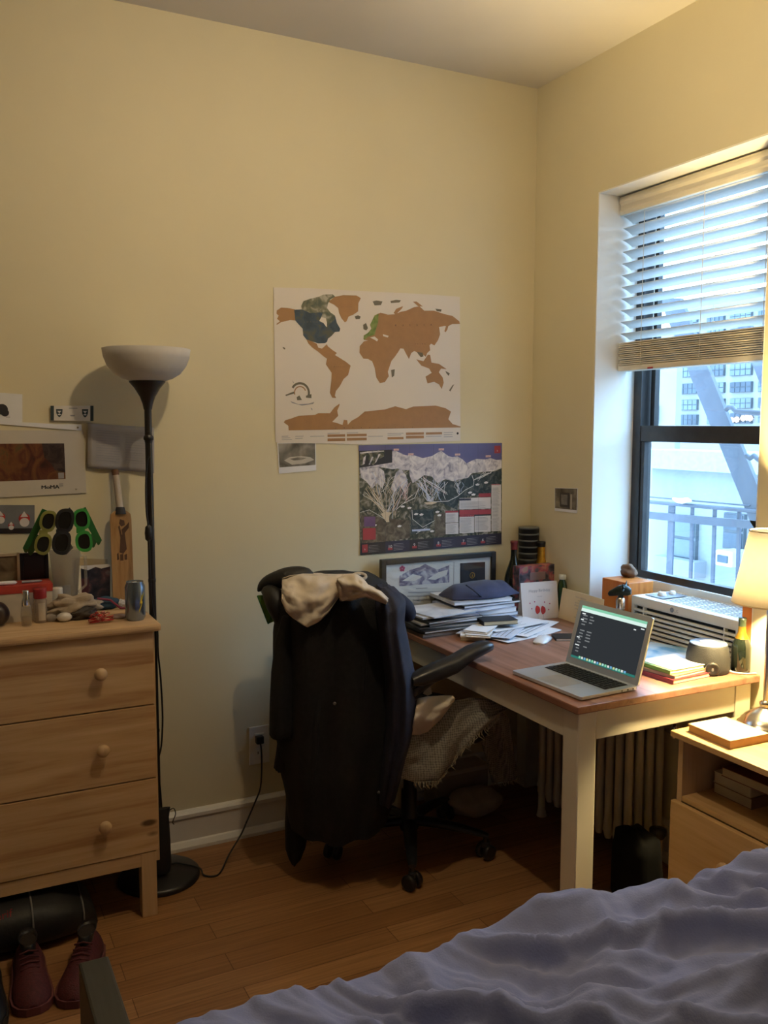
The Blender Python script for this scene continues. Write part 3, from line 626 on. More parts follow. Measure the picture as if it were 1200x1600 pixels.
quad(b, q, .02, .02, .98, .88, M_bw2, .0015, NB); quad(b, q, .24, .2, .66, .8, mat('sepia_dark', (.04, .035, .03), .4), .0018, NB); quad(b, q, .30, .28, .58, .7, M_bw1, .002, NB); quad(b, q, .70, .25, .78, .85, mat('sepia_pale', (.4, .36, .28), .4), .0018, NB)
tag(b.build('photo_print'), 'small sepia photo of a doorway on the wall beside the window', 'photo')

q = corners([(-8, 613), (35, 616), (35, 660), (-8, 661)], -.001); b = sheet(q, M_paper)
b.lathe([(.017, 0), (.017, .0004)], bil(q, .26, .55)+NA*.0014, M_ink, 14, (0, -1, 0)); b.lathe([(.012, 0), (.012, .0004)], bil(q, .36, .66)+NA*.0016, M_ink, 14, (0, -1, 0)); quad(b, q, .4, .8, .55, .82, M_grey, .0015)
tag(b.build('paper_card'), 'white paper card with a black silhouette, uppermost at the left edge of the wall', 'card')
q = corners([(79, 634), (146, 634), (146, 658), (79, 657)], -.008); b = sheet(q, mat('crest_card', (.74, .70, .62), .5)); M_slate = mat('slate_ink', (.03, .05, .055), .5)
quad(b, q, 0, 0, .075, 1, M_slate, .0015); quad(b, q, .925, 0, 1, 1, M_slate, .0015)
for u_ in (.2, .8):
    M = M_slate
    b.poly([bil(q, u_+a, v_)+NA*.0015 for a, v_ in ((-.075, .22), (.075, .22), (.07, .5), (.04, .68), (0, .78), (-.04, .68), (-.07, .5))], M)
    b.poly([bil(q, u_+a, v_)+NA*.0018 for a, v_ in ((-.05, .34), (.05, .34), (0, .5))], M_lpan); b.poly([bil(q, u_+a, v_)+NA*.0018 for a, v_ in ((-.045, .6), (0, .52), (.045, .6), (0, .64))], M_lpan)
for v_, a, c in ((.15, .42, .62), (.62, .45, .56), (.66, .46, .55)): quad(b, q, a, v_, c, v_+.04, M_grey, .0015)
tag(b.build('crest_card'), 'narrow white card with two shield crests and dark ends', 'card')
q = corners([(137, 661), (240, 668), (240, 739), (136, 731)], -.006); M_gpap = mat('grey_letter_paper', (.36, .35, .36), .8, var=.03)
b = MB()
def fn(u, v): p = bil(q, u, v); p.y -= .010*sin(v*2.6)+.004*sin(u*9)*v; return p
b.grid(fn, 14, 10, M_gpap)
for i in range(13):
    v = .14+i*.055
    b.poly([Vector(fn(u, v_)+NA*.002) for u, v_ in ((.12, v), (.47, v), (.47, v+.012), (.12, v+.012))], M_grey); b.poly([Vector(fn(u, v_)+NA*.002) for u, v_ in ((.56, v), (.9-.2*(i % 3 == 2), v), (.9, v+.012), (.56, v+.012))], M_grey)
tag(b.build('letter_sheet', solid=.0006), 'grey printed letter on the wall behind the floor lamp pole', 'paper')

q = corners([(-30, 672), (130, 673), (135, 770), (-30, 779)], -.003); b = MB(); M_cal = mat('poster_paper', (.58, .54, .47), .55, var=.02)
b.slab(q, NA*.002, M_cal)
pts = [bil(q, u, v) for u, v in ((.17, -.09), (.45, -.06), (.72, -.03), (.985, .0), (.985, -.10), (.72, -.10), (.45, -.12), (.17, -.14))]; b.slab([p+NA*.0005 for p in pts], NA*.001, M_paper)
M_art = blotch('abstract_umber_print', [(.28, (.03, .012, .010)), (.42, (.10, .03, .018)), (.55, (.17, .07, .025)), (.66, (.09, .075, .03)), (.8, (.30, .13, .05))], 20, .5, 5, 1.4, (1, 1, .6))
quad(b, q, 0, .20, .80, .76, M_art, .0026); quad(b, q, .73, .66, .785, .75, M_gpap, .003); b.poly([bil(q, u, v)+NA*.0028 for u, v in ((.58, .20), (.80, .20), (.80, .66), (.70, .62), (.66, .50), (.60, .42))], blotch('print_dark', [(.35, (.02, .014, .014)), (.6, (.07, .045, .04))], 30, .5, 4, 1))
[b.text('MoMA', .0165, bil(q, .645+dx_, .905)+NA*(.003+.0001*i_), UA, VZ, M_ink, sx=1.2) for i_, dx_ in enumerate((0, .003, .006))]
for v in (.83, .86): quad(b, q, .735, v, .775, v+.014, M_grey, .003)
for u, v in ((.90, .93), (.945, -.05)): b.lathe([(.0035, 0), (.003, .003), (0, .004)], bil(q, u, v)+NA*.002, M_nickel, 10, (0, -1, 0))
tag(b.build('art_poster'), 'white museum poster with a dark umber artwork pinned at the left', 'poster')
M_xm = mat('winter_blue_grey', (.17, .18, .20), .5, var=.1)
q = corners([(-20, 789), (54, 789), (54, 833), (-20, 834)], -.002); b = sheet(q, M_xm)
quad(b, q, 0, .82, 1, 1, M_dk, .0015)
for u_, v_, r_ in ((.28, .42, .0135), (.78, .48, .017), (.50, .72, .009)):
    c_ = bil(q, u_, v_); b.lathe([(r_, 0), (r_, .0003)], c_+NA*.0014, M_red, 16, (0, -1, 0)); b.lathe([(r_*.85, 0), (r_*.85, .0003)], c_+NA*.0017-VZ*r_*.7, M_lpan, 14, (0, -1, 0)); b.poly([c_+NA*.0022+Vector((a*r_, 0, e*r_)) for a, e in ((-.7, .3), (0, 1.4), (.7, .3))], M_lpan)
tag(b.build('winter_postcard'), 'blue grey postcard with round red and white figures at the left edge', 'postcard')

# outlet on the wall behind the chair
ou = thing('wall_outlet', (-1.205, -.004, .262), 'white wall outlet with black plug above the skirting', 'outlet')
b = MB(); b.box((-1.244, -.006, .262), (-1.166, 0, .405), M_white, .003); b.build('cover_plate', ou)
b = MB()
for zc in (.305, .360): b.box((-1.222, -.009, zc-.018), (-1.188, -.006, zc+.018), M_white, .004); b.box((-1.213, -.0095, zc-.004), (-1.210, -.009, zc+.006), M_ink); b.box((-1.201, -.0095, zc-.004), (-1.198, -.009, zc+.006), M_ink)
b.build('socket', ou)

# ================================================================== DESK
M_dtop = wood('stained_desk_top', (.17, .075, .045), (.27, .13, .085), (.34, .18, .12), (15, 1.0, 15), .38, False, .5, 1.3)
M_desk = mat('cream_desk_paint', (.70, .66, .55), .45, var=.02, scale=6)
dk = thing('writing_desk', (-.365, -.62, 0), 'cream painted desk with a reddish brown wooden top below the window', 'desk')
DX0, DX1, DY0, DY1, DZ = -.708, -.006, -1.198, -.036, .750
b = MB(); b.box((DX0, DY0, DZ-.022), (DX1, DY1, DZ), M_dtop, .004); b.build('desk_top', dk)
b = MB(); i_ = .022; z0_, z1_ = .640, DZ-.022
b.box((DX0+i_, DY0+i_+.06, z0_), (DX0+i_+.02, DY1-i_-.06, z1_), M_desk, .002); b.box((DX1-i_-.02, DY0+i_+.06, z0_), (DX1-i_, DY1-i_-.06, z1_), M_desk, .002)
b.box((DX0+i_+.06, DY0+i_, z0_), (DX1-i_-.06, DY0+i_+.02, z1_), M_desk, .002); b.box((DX0+i_+.06, DY1-i_-.02, z0_), (DX1-i_-.06, DY1-i_, z1_), M_desk, .002)
b.build('apron', dk)
for sx in (DX0+i_-.004, DX1-i_-.061):
    for sy in (DY0+i_-.004, DY1-i_-.061):
        b = MB(); b.box((sx, sy, 0), (sx+.065, sy+.065, z1_), M_desk, .004); b.build('leg', dk)
T = DZ    # desk top height

def rbook(name, c, L, W, h, rot, mc, label, cat='book', mp=None, group=None, spine=True):
    "book or magazine: covers and page block; c = centre at its underside, L along local x"
    o = thing(name, c, label, cat, group); c = Vector(c); tk = min(.0016, h*.18)
    lo = c+Vector((-L/2, -W/2, 0)); hi = c+Vector((L/2, W/2, h))
    b = MB(); pv = (c.x, c.y, c.z)
    b.box(lo, (hi.x, hi.y, c.z+tk), mc, 0, rot, None, pv); b.box((lo.x, lo.y, hi.z-tk), hi, mc, 0, rot, None, pv)
    if spine: b.box((lo.x, lo.y, c.z+tk), (lo.x+tk, hi.y, hi.z-tk), mc, 0, rot, None, pv)
    b.build('cover', o)
    b = MB(); b.box((lo.x+tk, lo.y+.002, c.z+tk), (hi.x-.002, hi.y-.002, hi.z-tk), mp or M_paper, 0, rot, None, pv); b.build('pages', o)
    return o
def leafsheet(name, c, L, W, rot, M, label, cat='paper', h=.0012, group=None, curl=.004, seed=0, ink=True, n=1, M2=None):
    "one sheet (or thin sheaf) of paper, slightly curled; real thickness h"
    c = Vector(c); R = Matrix.Rotation(rot, 3, 'Z'); b = MB()
    def top(u, v, dz):
        p = Vector(((u-.5)*L, (v-.5)*W, dz+curl*max(0, (abs(u-.5)*2)**3)*(1 if seed % 2 else .5)+curl*.5*(1+sin(seed+u*5+v*3))*.3)); return c+R @ p
    nu, nv = 8, 6
    rings = []
    for v in range(nv+1):
        rings.append([top(u/nu, v/nv, h) for u in range(nu+1)]+[top(1-u/nu, v/nv, 0) for u in range(nu+1)])
    b.ring_loft(rings, M, True, True, False)
    if ink:
        r_ = random.Random(seed)
        for k in range(9):
            v = .12+k*.085
            a = .1; e = r_.uniform(.6, .9)
            b.add([top(a, v, h+.0004), top(e, v, h+.0004), top(e, v+.018, h+.0004), top(a, v+.018, h+.0004)], [[0, 1, 2, 3]], M2 or M_grey)
    o = b.build(name); return tag(o, label, cat, group)
def Zc(pts, z): 
    q = [PZ(a, c, z) for a, c in pts]; return sum(q, Vector())/len(q)

# framed certificate leaning on the wall
q = [PA(595, 874, -.045), PA(774, 862, -.045), None, None]; fx0, fx1, ftz = q[0].x, q[1].x, (q[0].z+q[1].z)/2
fr = thing('framed_certificate', ((fx0+fx1)/2, -.045, T), 'wide black framed certificate leaning on the wall behind the papers', 'picture frame')
b = MB(); M_fb = mat('black_frame_wood', (.016, .015, .015), .35, var=.2); w_ = .021
b.box((fx0, -.052, T), (fx0+w_, -.032, ftz), M_fb, .002); b.box((fx1-w_, -.052, T), (fx1, -.032, ftz), M_fb, .002); b.box((fx0+w_, -.052, ftz-w_), (fx1-w_, -.032, ftz), M_fb, .002); b.box((fx0+w_, -.052, T), (fx1-w_, -.032, T+w_), M_fb, .002)
b.build('frame', fr)
b = MB(); M_matb = mat('certificate_paper', (.66, .68, .66), .45, var=.03, scale=5); b.box((fx0+w_, -.042, T+w_), (fx1-w_, -.034, ftz-w_), M_matb)
def CP(px, py, d): return PA(px, py, -.0425-d)
M_mt = blotch('violet_mountain_print', [(.35, (.10, .09, .17)), (.5, (.28, .27, .36)), (.62, (.55, .56, .60))], 26, .5, 7, 1.5)
b.poly([CP(*p_, .0005) for p_ in ((624, 900), (640, 891), (656, 886), (664, 881), (674, 886), (684, 890), (702, 883), (702, 910), (624, 916))], M_mt)
b.poly([CP(*p_, .0007) for p_ in ((628, 908), (645, 897), (660, 901), (648, 908))], M_matb); b.poly([CP(*p_, .0007) for p_ in ((668, 905), (685, 894), (700, 890), (698, 898), (680, 906))], M_matb)
cr = CP(628.5, 888.5, .0006); M_rose = mat('rose_print', (.40, .06, .14), .5)
for k in range(5): a = k*2*pi/5+pi/2; b.lathe([(.0055, 0), (.0055, .0002)], cr+Vector((cos(a)*.007, -.00005*k, sin(a)*.007)), M_rose, 10, (0, -1, 0))
b.box(CP(708.5, 936, 0)-Vector((.0006, .0006, 0)), CP(709.5, 878, 0), M_grey)
b.poly([CP(*p_, .0005) for p_ in ((719, 880), (758, 878), (758, 936), (719, 938))], M_dk)
cr = CP(738, 899, .0006); ring_arc(b, cr, .0125, .0095, 0, 2*pi, M_gold, 28); b.poly([cr+Vector((a*.004, -.0002, e*.006)) for a, e in ((-1, -1), (1, -1), (.6, .2), (0, 1), (-.6, .2))], M_gold)
for v, a, c in ((919, 650, 668), (925, 638, 690), (931, 636, 688), (937, 645, 700), (936, 600, 606)): b.poly([CP(a, v, .0006), CP(c, v-1, .0006), CP(c, v+.2, .0006), CP(a, v+1.2, .0006)], M_grey)
b.build('certificate', fr)
b = MB(); b.box((fx0+w_, -.0475, T+w_), (fx1-w_, -.0465, ftz-w_), clear('picture_glass', (1, 1, 1), .05)); b.build('glass', fr)

# ---- bottles, pucks, gift box, cards in the corner
M_wine = mat('dark_bottle_glass', (.010, .014, .010), .08, var=.2, coat=.5)
def bottle(x, y, h, r, label, capM, neckM, capL, name='wine_bottle', bodyM=None):
    o = thing(name, (x, y, T), label, 'bottle')
    nr = r*.36; sh = h*.52
    b = MB(); b.lathe([(r*.9, 0), (r, .006), (r, sh*.9), (r*.93, sh), (r*.62, sh+h*.13), (nr*1.1, sh+h*.22), (nr, sh+h*.30), (nr, h-.01)], (x, y, T), bodyM or M_wine, 28); b.build('body', o)
    b = MB(); b.lathe([(nr*1.06, h-capL), (nr*1.06, h-.012), (nr*1.15, h-.010), (nr*1.15, h), (0, h+.001)], (x, y, T), capM, 20); b.build('capsule', o)
    if neckM: b = MB(); b.lathe([(r*.70, sh+h*.105), (nr*1.2, sh+h*.21), (nr*1.08, sh+h*.30), (nr*1.06, h-capL)], (x, y, T), neckM, 24); b.build('foil', o)
    return o
pw = PA(803.5, 850, -.09); bottle(pw.x, -.09, PA(803, 845, -.09).z-T, .038, 'dark wine bottle with red capsule beside the framed certificate', mat('red_capsule', (.16, .02, .02), .4), None, .035)
pc_ = PA(846, 850, -.10); bottle(pc_.x, -.10, PA(846, 846, -.10).z-T, .040, 'champagne bottle with black top and gold foil in the room corner', mat('black_foil', (.012, .012, .012), .4), M_gold, .022, 'champagne_bottle')
pk = PA(826, 830, -.055); M_puck = mat('black_rubber', (.018, .020, .022), .5, var=.2); M_rim = mat('grey_moulded_rim', (.10, .11, .11), .35)
sth = (PA(826, 823, -.055).z-T); n_ = 13; hh = sth/n_
for k in range(n_):
    nm = ('black round puck shaped tin, topmost of the tall stack in the corner' if k == n_-1 else 'black round tin in the tall corner stack, below the topmost one')
    b = MB(); b.lathe([(.040, 0), (.0415, .001), (.0415, hh*.72)], (pk.x, -.055, T+k*hh), M_puck, 28); b.lathe([(.0415, hh*.72), (.0425, hh*.78), (.0425, hh*.95), (.040, hh*.995), (0, hh*.995)], (pk.x, -.055, T+k*hh), M_rim, 28)
    tag(b.build('round_tin', merge=True), nm, 'tin', 'stacked black tins in the corner')
M_flor = blotch('floral_gift_wrap', [(.32, (.035, .035, .05)), (.46, (.12, .11, .14)), (.55, (.40, .09, .12)), (.66, (.45, .22, .18)), (.8, (.30, .26, .16))], 30, .5, 2, .4)
g0, g1 = PA(811, 908, -.17), PA(868, 881, -.17); gb = thing('gift_box', ((g0.x+g1.x)/2, -.14, T), 'floral gift box standing behind the birthday card', 'box')
b = MB(); b.box((g0.x, -.17, T), (g1.x, -.125, g1.z), M_flor, .002); b.build('box', gb)
b = MB(); b.box((PA(828, 905, -.171).x, -.1715, PA(828, 907, -.171).z), (PA(852, 905, -.171).x, -.170, PA(828, 895, -.171).z), mat('dusty_label', (.30, .20, .20), .6)); b.build('label_panel', gb)
M_grn = mat('green_bottle_glass', (.02, .05, .015), .1, coat=.5)
pj = PB(879, 900, -.024); b = MB(); jb = thing('small_bottle', (pj.x, pj.y, T), 'small green bottle with pale cap behind the cream card', 'bottle'); hj = PB(879, 897, -.024).z-T
b.lathe([(.018, 0), (.019, .004), (.019, hj-.050), (.016, hj-.032), (.011, hj-.022), (.011, hj-.018)], (pj.x, pj.y, T), M_grn, 20); b.build('body', jb)
b = MB(); b.lathe([(.0145, hj-.02), (.0145, hj-.001), (0, hj)], (pj.x, pj.y, T), mat('pale_cap', (.55, .56, .5), .4), 18); b.build('cap', jb)
def standcard(P0, P1, h, M, name, label, back=.05, cat='card'):
    "folded greeting card standing open like a tent; P0,P1 = lower corners of the front leaf"
    P0, P1 = Vector(P0), Vector(P1); u = (P1-P0); n = Vector((u.y, -u.x, 0)).normalized(); n = n if n.dot(CAM-P0) > 0 else -n
    lean = -n*h*.16; up = VZ*h
    q = [P0+up+lean, P1+up+lean, P1.copy(), P0.copy()]
    b = MB(); b.slab(q, -n*.0012, M); P2, P3 = P0-n*back, P1-n*back
    b.slab([q[0]-n*.0012, q[1]-n*.0012, P3, P2], -n*.001, M)
    o = b.build(name); tag(o, label, cat); return o, q, n
c0, c1 = PZ(817, 962, T), PZ(870, 960, T); c0.y = c1.y = -.26; k0, k1 = PA(817, 965, -.26), PA(870, 965, -.26)
o, q, n = standcard((k0.x, -.26, T+.001), (k1.x, -.275, T+.001), PA(840, 909, -.235).z-T, mat('greeting_card', (.62, .56, .52), .6, var=.02), 'birthday_card', 'white birthday card with two red flowers, left of the cream card', .04)
b = MB()
b.text('Happy Birthday', .0155, bil(q, .5, .26)+n*.0008, q[1]-q[0], q[0]-q[3], M_grey); b.text('to you', .008, bil(q, .5, .40)+n*.0008, q[1]-q[0], q[0]-q[3], M_grey)
for u_, v_ in ((.42, .74), (.57, .76)):
    cc = bil(q, u_, v_)+n*.0008; uu = (q[1]-q[0]).normalized(); vv = (q[0]-q[3]).normalized()
    b.poly([cc+uu*.011*cos(a)*(1 if True else 0)+vv*.018*sin(a)*(.9+.1*cos(3*a)) for a in [2*pi*i/14 for i in range(14)]], M_red); b.strip([cc-vv*.018, cc-vv*.036], .001, n, M_grey)
for u_, v_ in ((.22, .55), (.35, .52), (.62, .55), (.76, .60), (.26, .70), (.72, .76)): cc = bil(q, u_, v_)+n*.0008; b.poly([cc+uu*.003*cos(a)+vv*.003*sin(a) for a in [2*pi*i/7 for i in range(7)]], M_rose)
def child(mbx, name, par): 
    ORG[par.name] = par.location.copy(); return mbx.build(name, par)
child(b, 'printing', o)
k0, k1 = PZ(872, 965, T+.001), PZ(916, 980, T+.001); k1 = k0.lerp(k1, 1.42)
o, q, n = standcard(k0, k1, .118, mat('cream_card', (.72, .60, .38), .6, var=.02), 'invitation_card', 'cream invitation card with script lettering behind the laptop screen', .012)
b = MB(); u_, v_ = q[1]-q[0], q[0]-q[3]
for k, s_ in enumerate(('You are cordially invited', 'to join us', 'on the happy occasion', 'of our celebration', 'on Saturday evening', 'at seven', 'in the city', 'dinner to follow')):
    b.text(s_, .0085 if k != 3 else .011, bil(q, .48, .18+k*.092)+n*.0008, u_, v_, M_grey, sx=.8)
child(b, 'printing', o)

# ---- paper piles.  left pile: magazines and folders with their spines to the left; right pile on the wall side
M_mag = [blotch('magazine_cover_%s' % s, st, 9, .35, 4, .6) for s, st in (('grey', [(.35, (.10, .10, .11)), (.6, (.35, .35, .36))]), ('dark', [(.35, (.012, .012, .014)), (.65, (.05, .05, .05))]), ('white', [(.35, (.45, .46, .50)), (.6, (.68, .70, .74))]), ('blue', [(.35, (.10, .13, .25)), (.65, (.40, .45, .60))]), ('brown', [(.35, (.14, .09, .06)), (.65, (.34, .26, .18))]))]
M_edge = mat('page_edges', (.60, .57, .53), .8, var=.1, scale=80)
lc = Vector((-.575, -.225, T)); z = T
LP = [(.30, .225, .013, 2, 4, 'thick brown backed magazine at the bottom of the left desk pile'), (.27, .21, .006, -3, 4, 'tan magazine second from the bottom of the left desk pile'), (.29, .215, .008, 4, 1, 'black folder low in the left desk pile'), (.28, .21, .007, -5, 0, 'grey magazine in the middle of the left desk pile'),
      (.28, .205, .009, 6, 1, 'black binder in the middle of the left desk pile'), (.27, .20, .006, -2, 2, 'white magazine above the black binder in the left desk pile'), (.28, .21, .008, 5, 1, 'charcoal report high in the left desk pile'), (.27, .20, .006, -6, 3, 'bluish brochure high in the left desk pile'), (.27, .205, .006, 3, 2, 'pale brochure second from the top of the left desk pile'), (.26, .20, .004, 10, 2, 'white papers topping the left desk pile')]
for k, (L, W, h, r, ci, l) in enumerate(LP):
    rbook('magazine', (lc.x+.014*sin(k*2.1), lc.y+.012*cos(k*1.7), z), L*.86, W, h, radians(r), M_mag[ci], l, 'magazine', M_edge if ci != 2 else M_paper, 'left pile of magazines'); z += h+.0004
zl = z
rc = Vector((-.385, -.175, T)); z = T
RP = [(.30, .22, .012, 3, 2, 'white notepad at the bottom of the right desk pile', 'notebook'), (.29, .22, .018, -4, 3, 'thick blue paperbound report near the bottom of the right desk pile', 'book'), (.28, .21, .014, 5, 0, 'grey textbook in the middle of the right desk pile', 'book'), (.28, .21, .018, -3, 2, 'white hardback in the middle of the right desk pile', 'book'), (.27, .20, .015, 7, 3, 'pale blue book high in the right desk pile', 'book'), (.28, .21, .010, 2, 1, 'black ring notebook high in the right desk pile', 'notebook'), (.27, .21, .013, -4, 2, 'white notebook topping the right desk pile under the navy garment', 'notebook')]
for k, (L, W, h, r, ci, l, ct) in enumerate(RP):
    rbook('paper_book', (rc.x+.012*sin(k*2.7+1), rc.y+.010*cos(k*2.2), z), L*.92, W, h, radians(r), M_mag[ci], l, ct, M_paper, 'right pile of books'); z += h+.0004
zr = z
# navy garment (folded cap) on the right pile
M_navyc = mat('navy_cotton', (.028, .034, .085), .85, var=.15, scale=30, bump=.3, bscale=400, sheen=.2)
cpt = [PA(700, 926, -.20), PA(802, 928, -.20)]; cx0, cx1 = cpt[0].x, cpt[1].x; b = MB()
prof = [(0, .010), (.06, .034), (.14, .042), (.22, .048), (.30, .052), (.40, .058), (.5, .060), (.60, .056), (.70, .050), (.78, .052), (.86, .050), (.94, .034), (1, .008)]
rr = []
for f_, hgt in prof:
    x = cx0+(cx1-cx0)*f_; ring = []
    wd_ = .085*(.55+.45*sin(pi*min(1, f_*1.05)))+.01
    for j in range(20):
        a = 2*pi*j/20; yv = cos(a)*wd_; zv = max(sin(a), -.15)*hgt*(1-.28*max(0, cos(a*2+f_*9))*.5)+.004*sin(f_*25+a*3)*max(0, sin(a))
        ring.append(Vector((x, -.185+yv, zr+.002+max(0, zv)+.0008*j/20)))
    rr.append(ring)
b.ring_loft(rr, M_navyc); 
cp_ = tag(b.build('folded_hat', subsurf=1), 'navy blue folded cloth hat lying on the right pile of papers', 'hat')
b = MB(); b.tube([PA(728, 914, -.27), PA(738, 921, -.275), PA(748, 929, -.275), PA(754, 934, -.27)], .0025, mat('navy_seam', (.012, .014, .03), .8)); child(b, 'seam', cp_)
# loose papers fanned out in front of the piles
FP = [((-.36, -.40), .30, .21, 14, M_paper, 'white letter sheet lying lowest on the desk before the piles'), ((-.30, -.345), .29, .21, 30, M_paper, 'white printed sheet with a bent corner toward the cream card'), ((-.42, -.36), .27, .20, 40, mat('bluish_paper', (.62, .66, .76), .6), 'bluish printed sheet fanned out before the piles'), ((-.335, -.30), .27, .20, 10, M_paper, 'topmost loose white sheet beside the black notebook')]
z = T
for k, ((x, y), L, W, r, M, l) in enumerate(FP): leafsheet('letter_sheet', (x, y, z), L, W, radians(r), M, l, 'paper', .0016, 'loose letters on the desk', .004, k+1); z += .0045
M_env = mat('kraft_envelope', (.52, .44, .36), .8)
for k in range(4): leafsheet('envelope', (-.50+.012*k, -.40+.012*k, z+.0), .20, .085, radians(52-5*k), M_env if k % 2 == 0 else M_paper, ('lowest tan envelope fanned before the left pile', 'white envelope between the tan ones', 'tan envelope above the white one', 'top white envelope of the small fan')[k], 'envelope', .0022, 'fanned envelopes', .001, k, False); z += .0028
zn = z
rbook('pocket_notebook', (-.395, -.345, zn), .135, .085, .016, radians(-12), mat('black_cover', (.012, .012, .014), .5), 'black pocket notebook with cream pages on the loose sheets', 'notebook', mat('cream_pages', (.60, .53, .36), .8))
pp = Zc([(716, 992), (745, 1002), (762, 995), (733, 985)], T+.012); o = thing('card_box', (pp.x, pp.y, T), 'small white and gold card box near the chair armrest', 'box')
b = MB(); b.box((pp.x-.043, pp.y-.03, T), (pp.x+.043, pp.y+.03, T+.013), mat('tan_card', (.50, .42, .28), .6), .002, radians(-32)); b.build('tray', o)
b = MB(); b.box((pp.x-.045, pp.y-.032, T+.013), (pp.x+.045, pp.y+.032, T+.020), M_paper, .002, radians(-32)); b.build('lid', o)
# mouse
pm = Zc([(826, 998), (872, 993), (845, 1001)], T+.01); b = MB(); R = Matrix.Rotation(radians(38), 3, 'Z'); rr = []
for t_, hh_, ww in [(0, .003, .012), (.06, .007, .021), (.2, .011, .025), (.4, .015, .026), (.6, .016, .026), (.8, .012, .025), (.94, .007, .021), (1, .003, .012)]:
    rr.append([pm.xy.to_3d()+VZ*(T+.001)+R @ Vector(((t_-.5)*.112, cos(a)*ww, max(0, sin(a))*hh_+.003*(sin(a) > -.1))) for a in [2*pi*j/18 for j in range(18)]])
b.ring_loft(rr, mat('white_glossy_plastic', (.78, .78, .78), .2, coat=.4)); tag(b.build('computer_mouse'), 'white computer mouse lying in front of the loose papers', 'mouse')
# phone-like black device with a white paper on it beside the laptop
pd = Zc([(873, 994), (900, 986), (908, 1000), (884, 1003)], T+.005); o = rbook('paper_pad', (pd.x, pd.y, T), .12, .075, .010, radians(-25), M_black, 'white note pad on dark backing between mouse and laptop', 'notepad')

# ---- laptop
L0, L1, L2, L3 = (PZ(800, 1047, T+.013), PZ(908, 1089, T+.013), PZ(998, 1073, T+.013), PZ(885, 1032, T+.013))
ux = (L1-L0).normalized(); vy = (L3-L0+L2-L1).normalized(); vy = (vy-ux*vy.dot(ux)).normalized(); LW = (L1-L0).length; LD = ((L3-L0).length+(L2-L1).length)/2; c = L0.lerp(L1, .5)
lp = thing('laptop', (c.x, c.y, T), 'silver laptop with dark screen open on the front desk corner', 'laptop')
M_alu = mat('silver_aluminium', (.62, .70, .82), .32, .6, var=.03, scale=6); M_key = mat('black_keys', (.012, .012, .014), .5)  # aluminium colour tinted bluish to stand in for reflected window light
def lq(u, v, z): return Vector((c.x, c.y, T))+ux*(u*LW)+vy*(v*LD)+VZ*z
def rrect(u0, v0, u1, v1, r, fn, z0, z1, M, b, n=5):
    pts = []
    for (cu, cv, a0) in ((u1-r, v1-r, 0), (u0+r, v1-r, 90), (u0+r, v0+r, 180), (u1-r, v0+r, 270)):
        for i in range(n+1): a = radians(a0+90*i/n); pts.append((cu+r*cos(a), cv+r*sin(a)*1.4 if False else cv+r*sin(a)))
    b.ring_loft([[fn(u, v, z0) for u, v in pts], [fn(u, v, z1) for u, v in pts]], M, True, True, False)
b = MB(); rrect(-.5, 0, .5, 1, .03, lq, .003, .012, M_alu, b); b.build('base', lp)
b = MB(); rrect(-.17, .06, .17, .44, .015, lq, .0118, .0124, mat('silver_trackpad', (.60, .62, .66), .3, .7), b); b.build('trackpad', lp)
kb = MB(); kb.poly([lq(u, v, .0122) for u, v in ((-.43, .50), (.43, .50), (.43, .92), (-.43, .92))], M_key)
for r_ in range(6):
    n_ = 14 if r_ else 10; vv0 = .505+.069*r_
    for k in range(n_):
        a = -.425+.85*k/n_; e_ = a+.85/n_
        kb.ring_loft([[lq(a+.006, vv0+.006, z_), lq(e_-.006, vv0+.006, z_), lq(e_-.006, vv0+.060, z_), lq(a+.006, vv0+.060, z_)] for z_ in (.0122, .0140)], M_key, True, True, False)
kb.build('keyboard', lp)
S0, S1 = PD(930, 943, (L3.x-.0, L3.y, 0)), None
# screen leans back a little from the hinge
hz = T+.013; zt_ = PD(930, 943, L3).z; Ltop0 = PZ(930, 943, .957); Ltop1 = PZ(1043, 968, .957); hing0 = lq(-.5, 1.0, .011); hing1 = lq(.5, 1.0, .011)
hgt = .200; lean = .055
sv = (vy*lean+VZ*(.957-hz)).normalized(); sn = ux.cross(sv).normalized(); sn = sn if sn.dot(CAM-hing0) > 0 else -sn
SL = sqrt(lean**2+(.957-hz)**2)
def sq(u, v, d): return hing0.lerp(hing1, .5)+ux*(u*LW)+sv*(v*SL)+sn*d
b = MB(); rrect(-.5, .0, .5, 1, .025, lambda u, v, z: sq(u, v, z), -.0035, .0025, M_alu, b); b.build('lid', lp)
b = MB(); M_scr2 = emit('screen_dark', (.055, .062, .070), .55)
b.poly([sq(u, v, .0028) for u, v in ((-.445, .10), (.445, .10), (.445, .925), (-.445, .925))], M_scr2)
b.poly([sq(u, v, .0030) for u, v in ((-.445, .885), (.445, .885), (.445, .925), (-.445, .925))], emit('screen_mint', (.30, .75, .50), .8))
b.poly([sq(u, v, .0030) for u, v in ((-.445, .835), (.445, .835), (.445, .885), (-.445, .885))], emit('screen_pale', (.75, .95, .88), .95))
b.poly([sq(u, v, .0030) for u, v in ((-.445, .10), (.445, .10), (.445, .135), (-.445, .135))], emit('screen_teal', (.05, .30, .25), .6))
ML = emit('screen_text', (.32, .34, .35), .6); MW = emit('screen_white', (.9, .95, .95), .9)
r_ = random.Random(5)
for col, n_ in ((-.40, 13), (-.30, 11)):
    for k in range(n_):
        if r_.random() < .8: v = .77-.047*k; wd2 = r_.uniform(.04, .07); b.poly([sq(u, w, .0032) for u, w in ((col, v), (col+wd2, v), (col+wd2, v+.018), (col, v+.018))], ML)
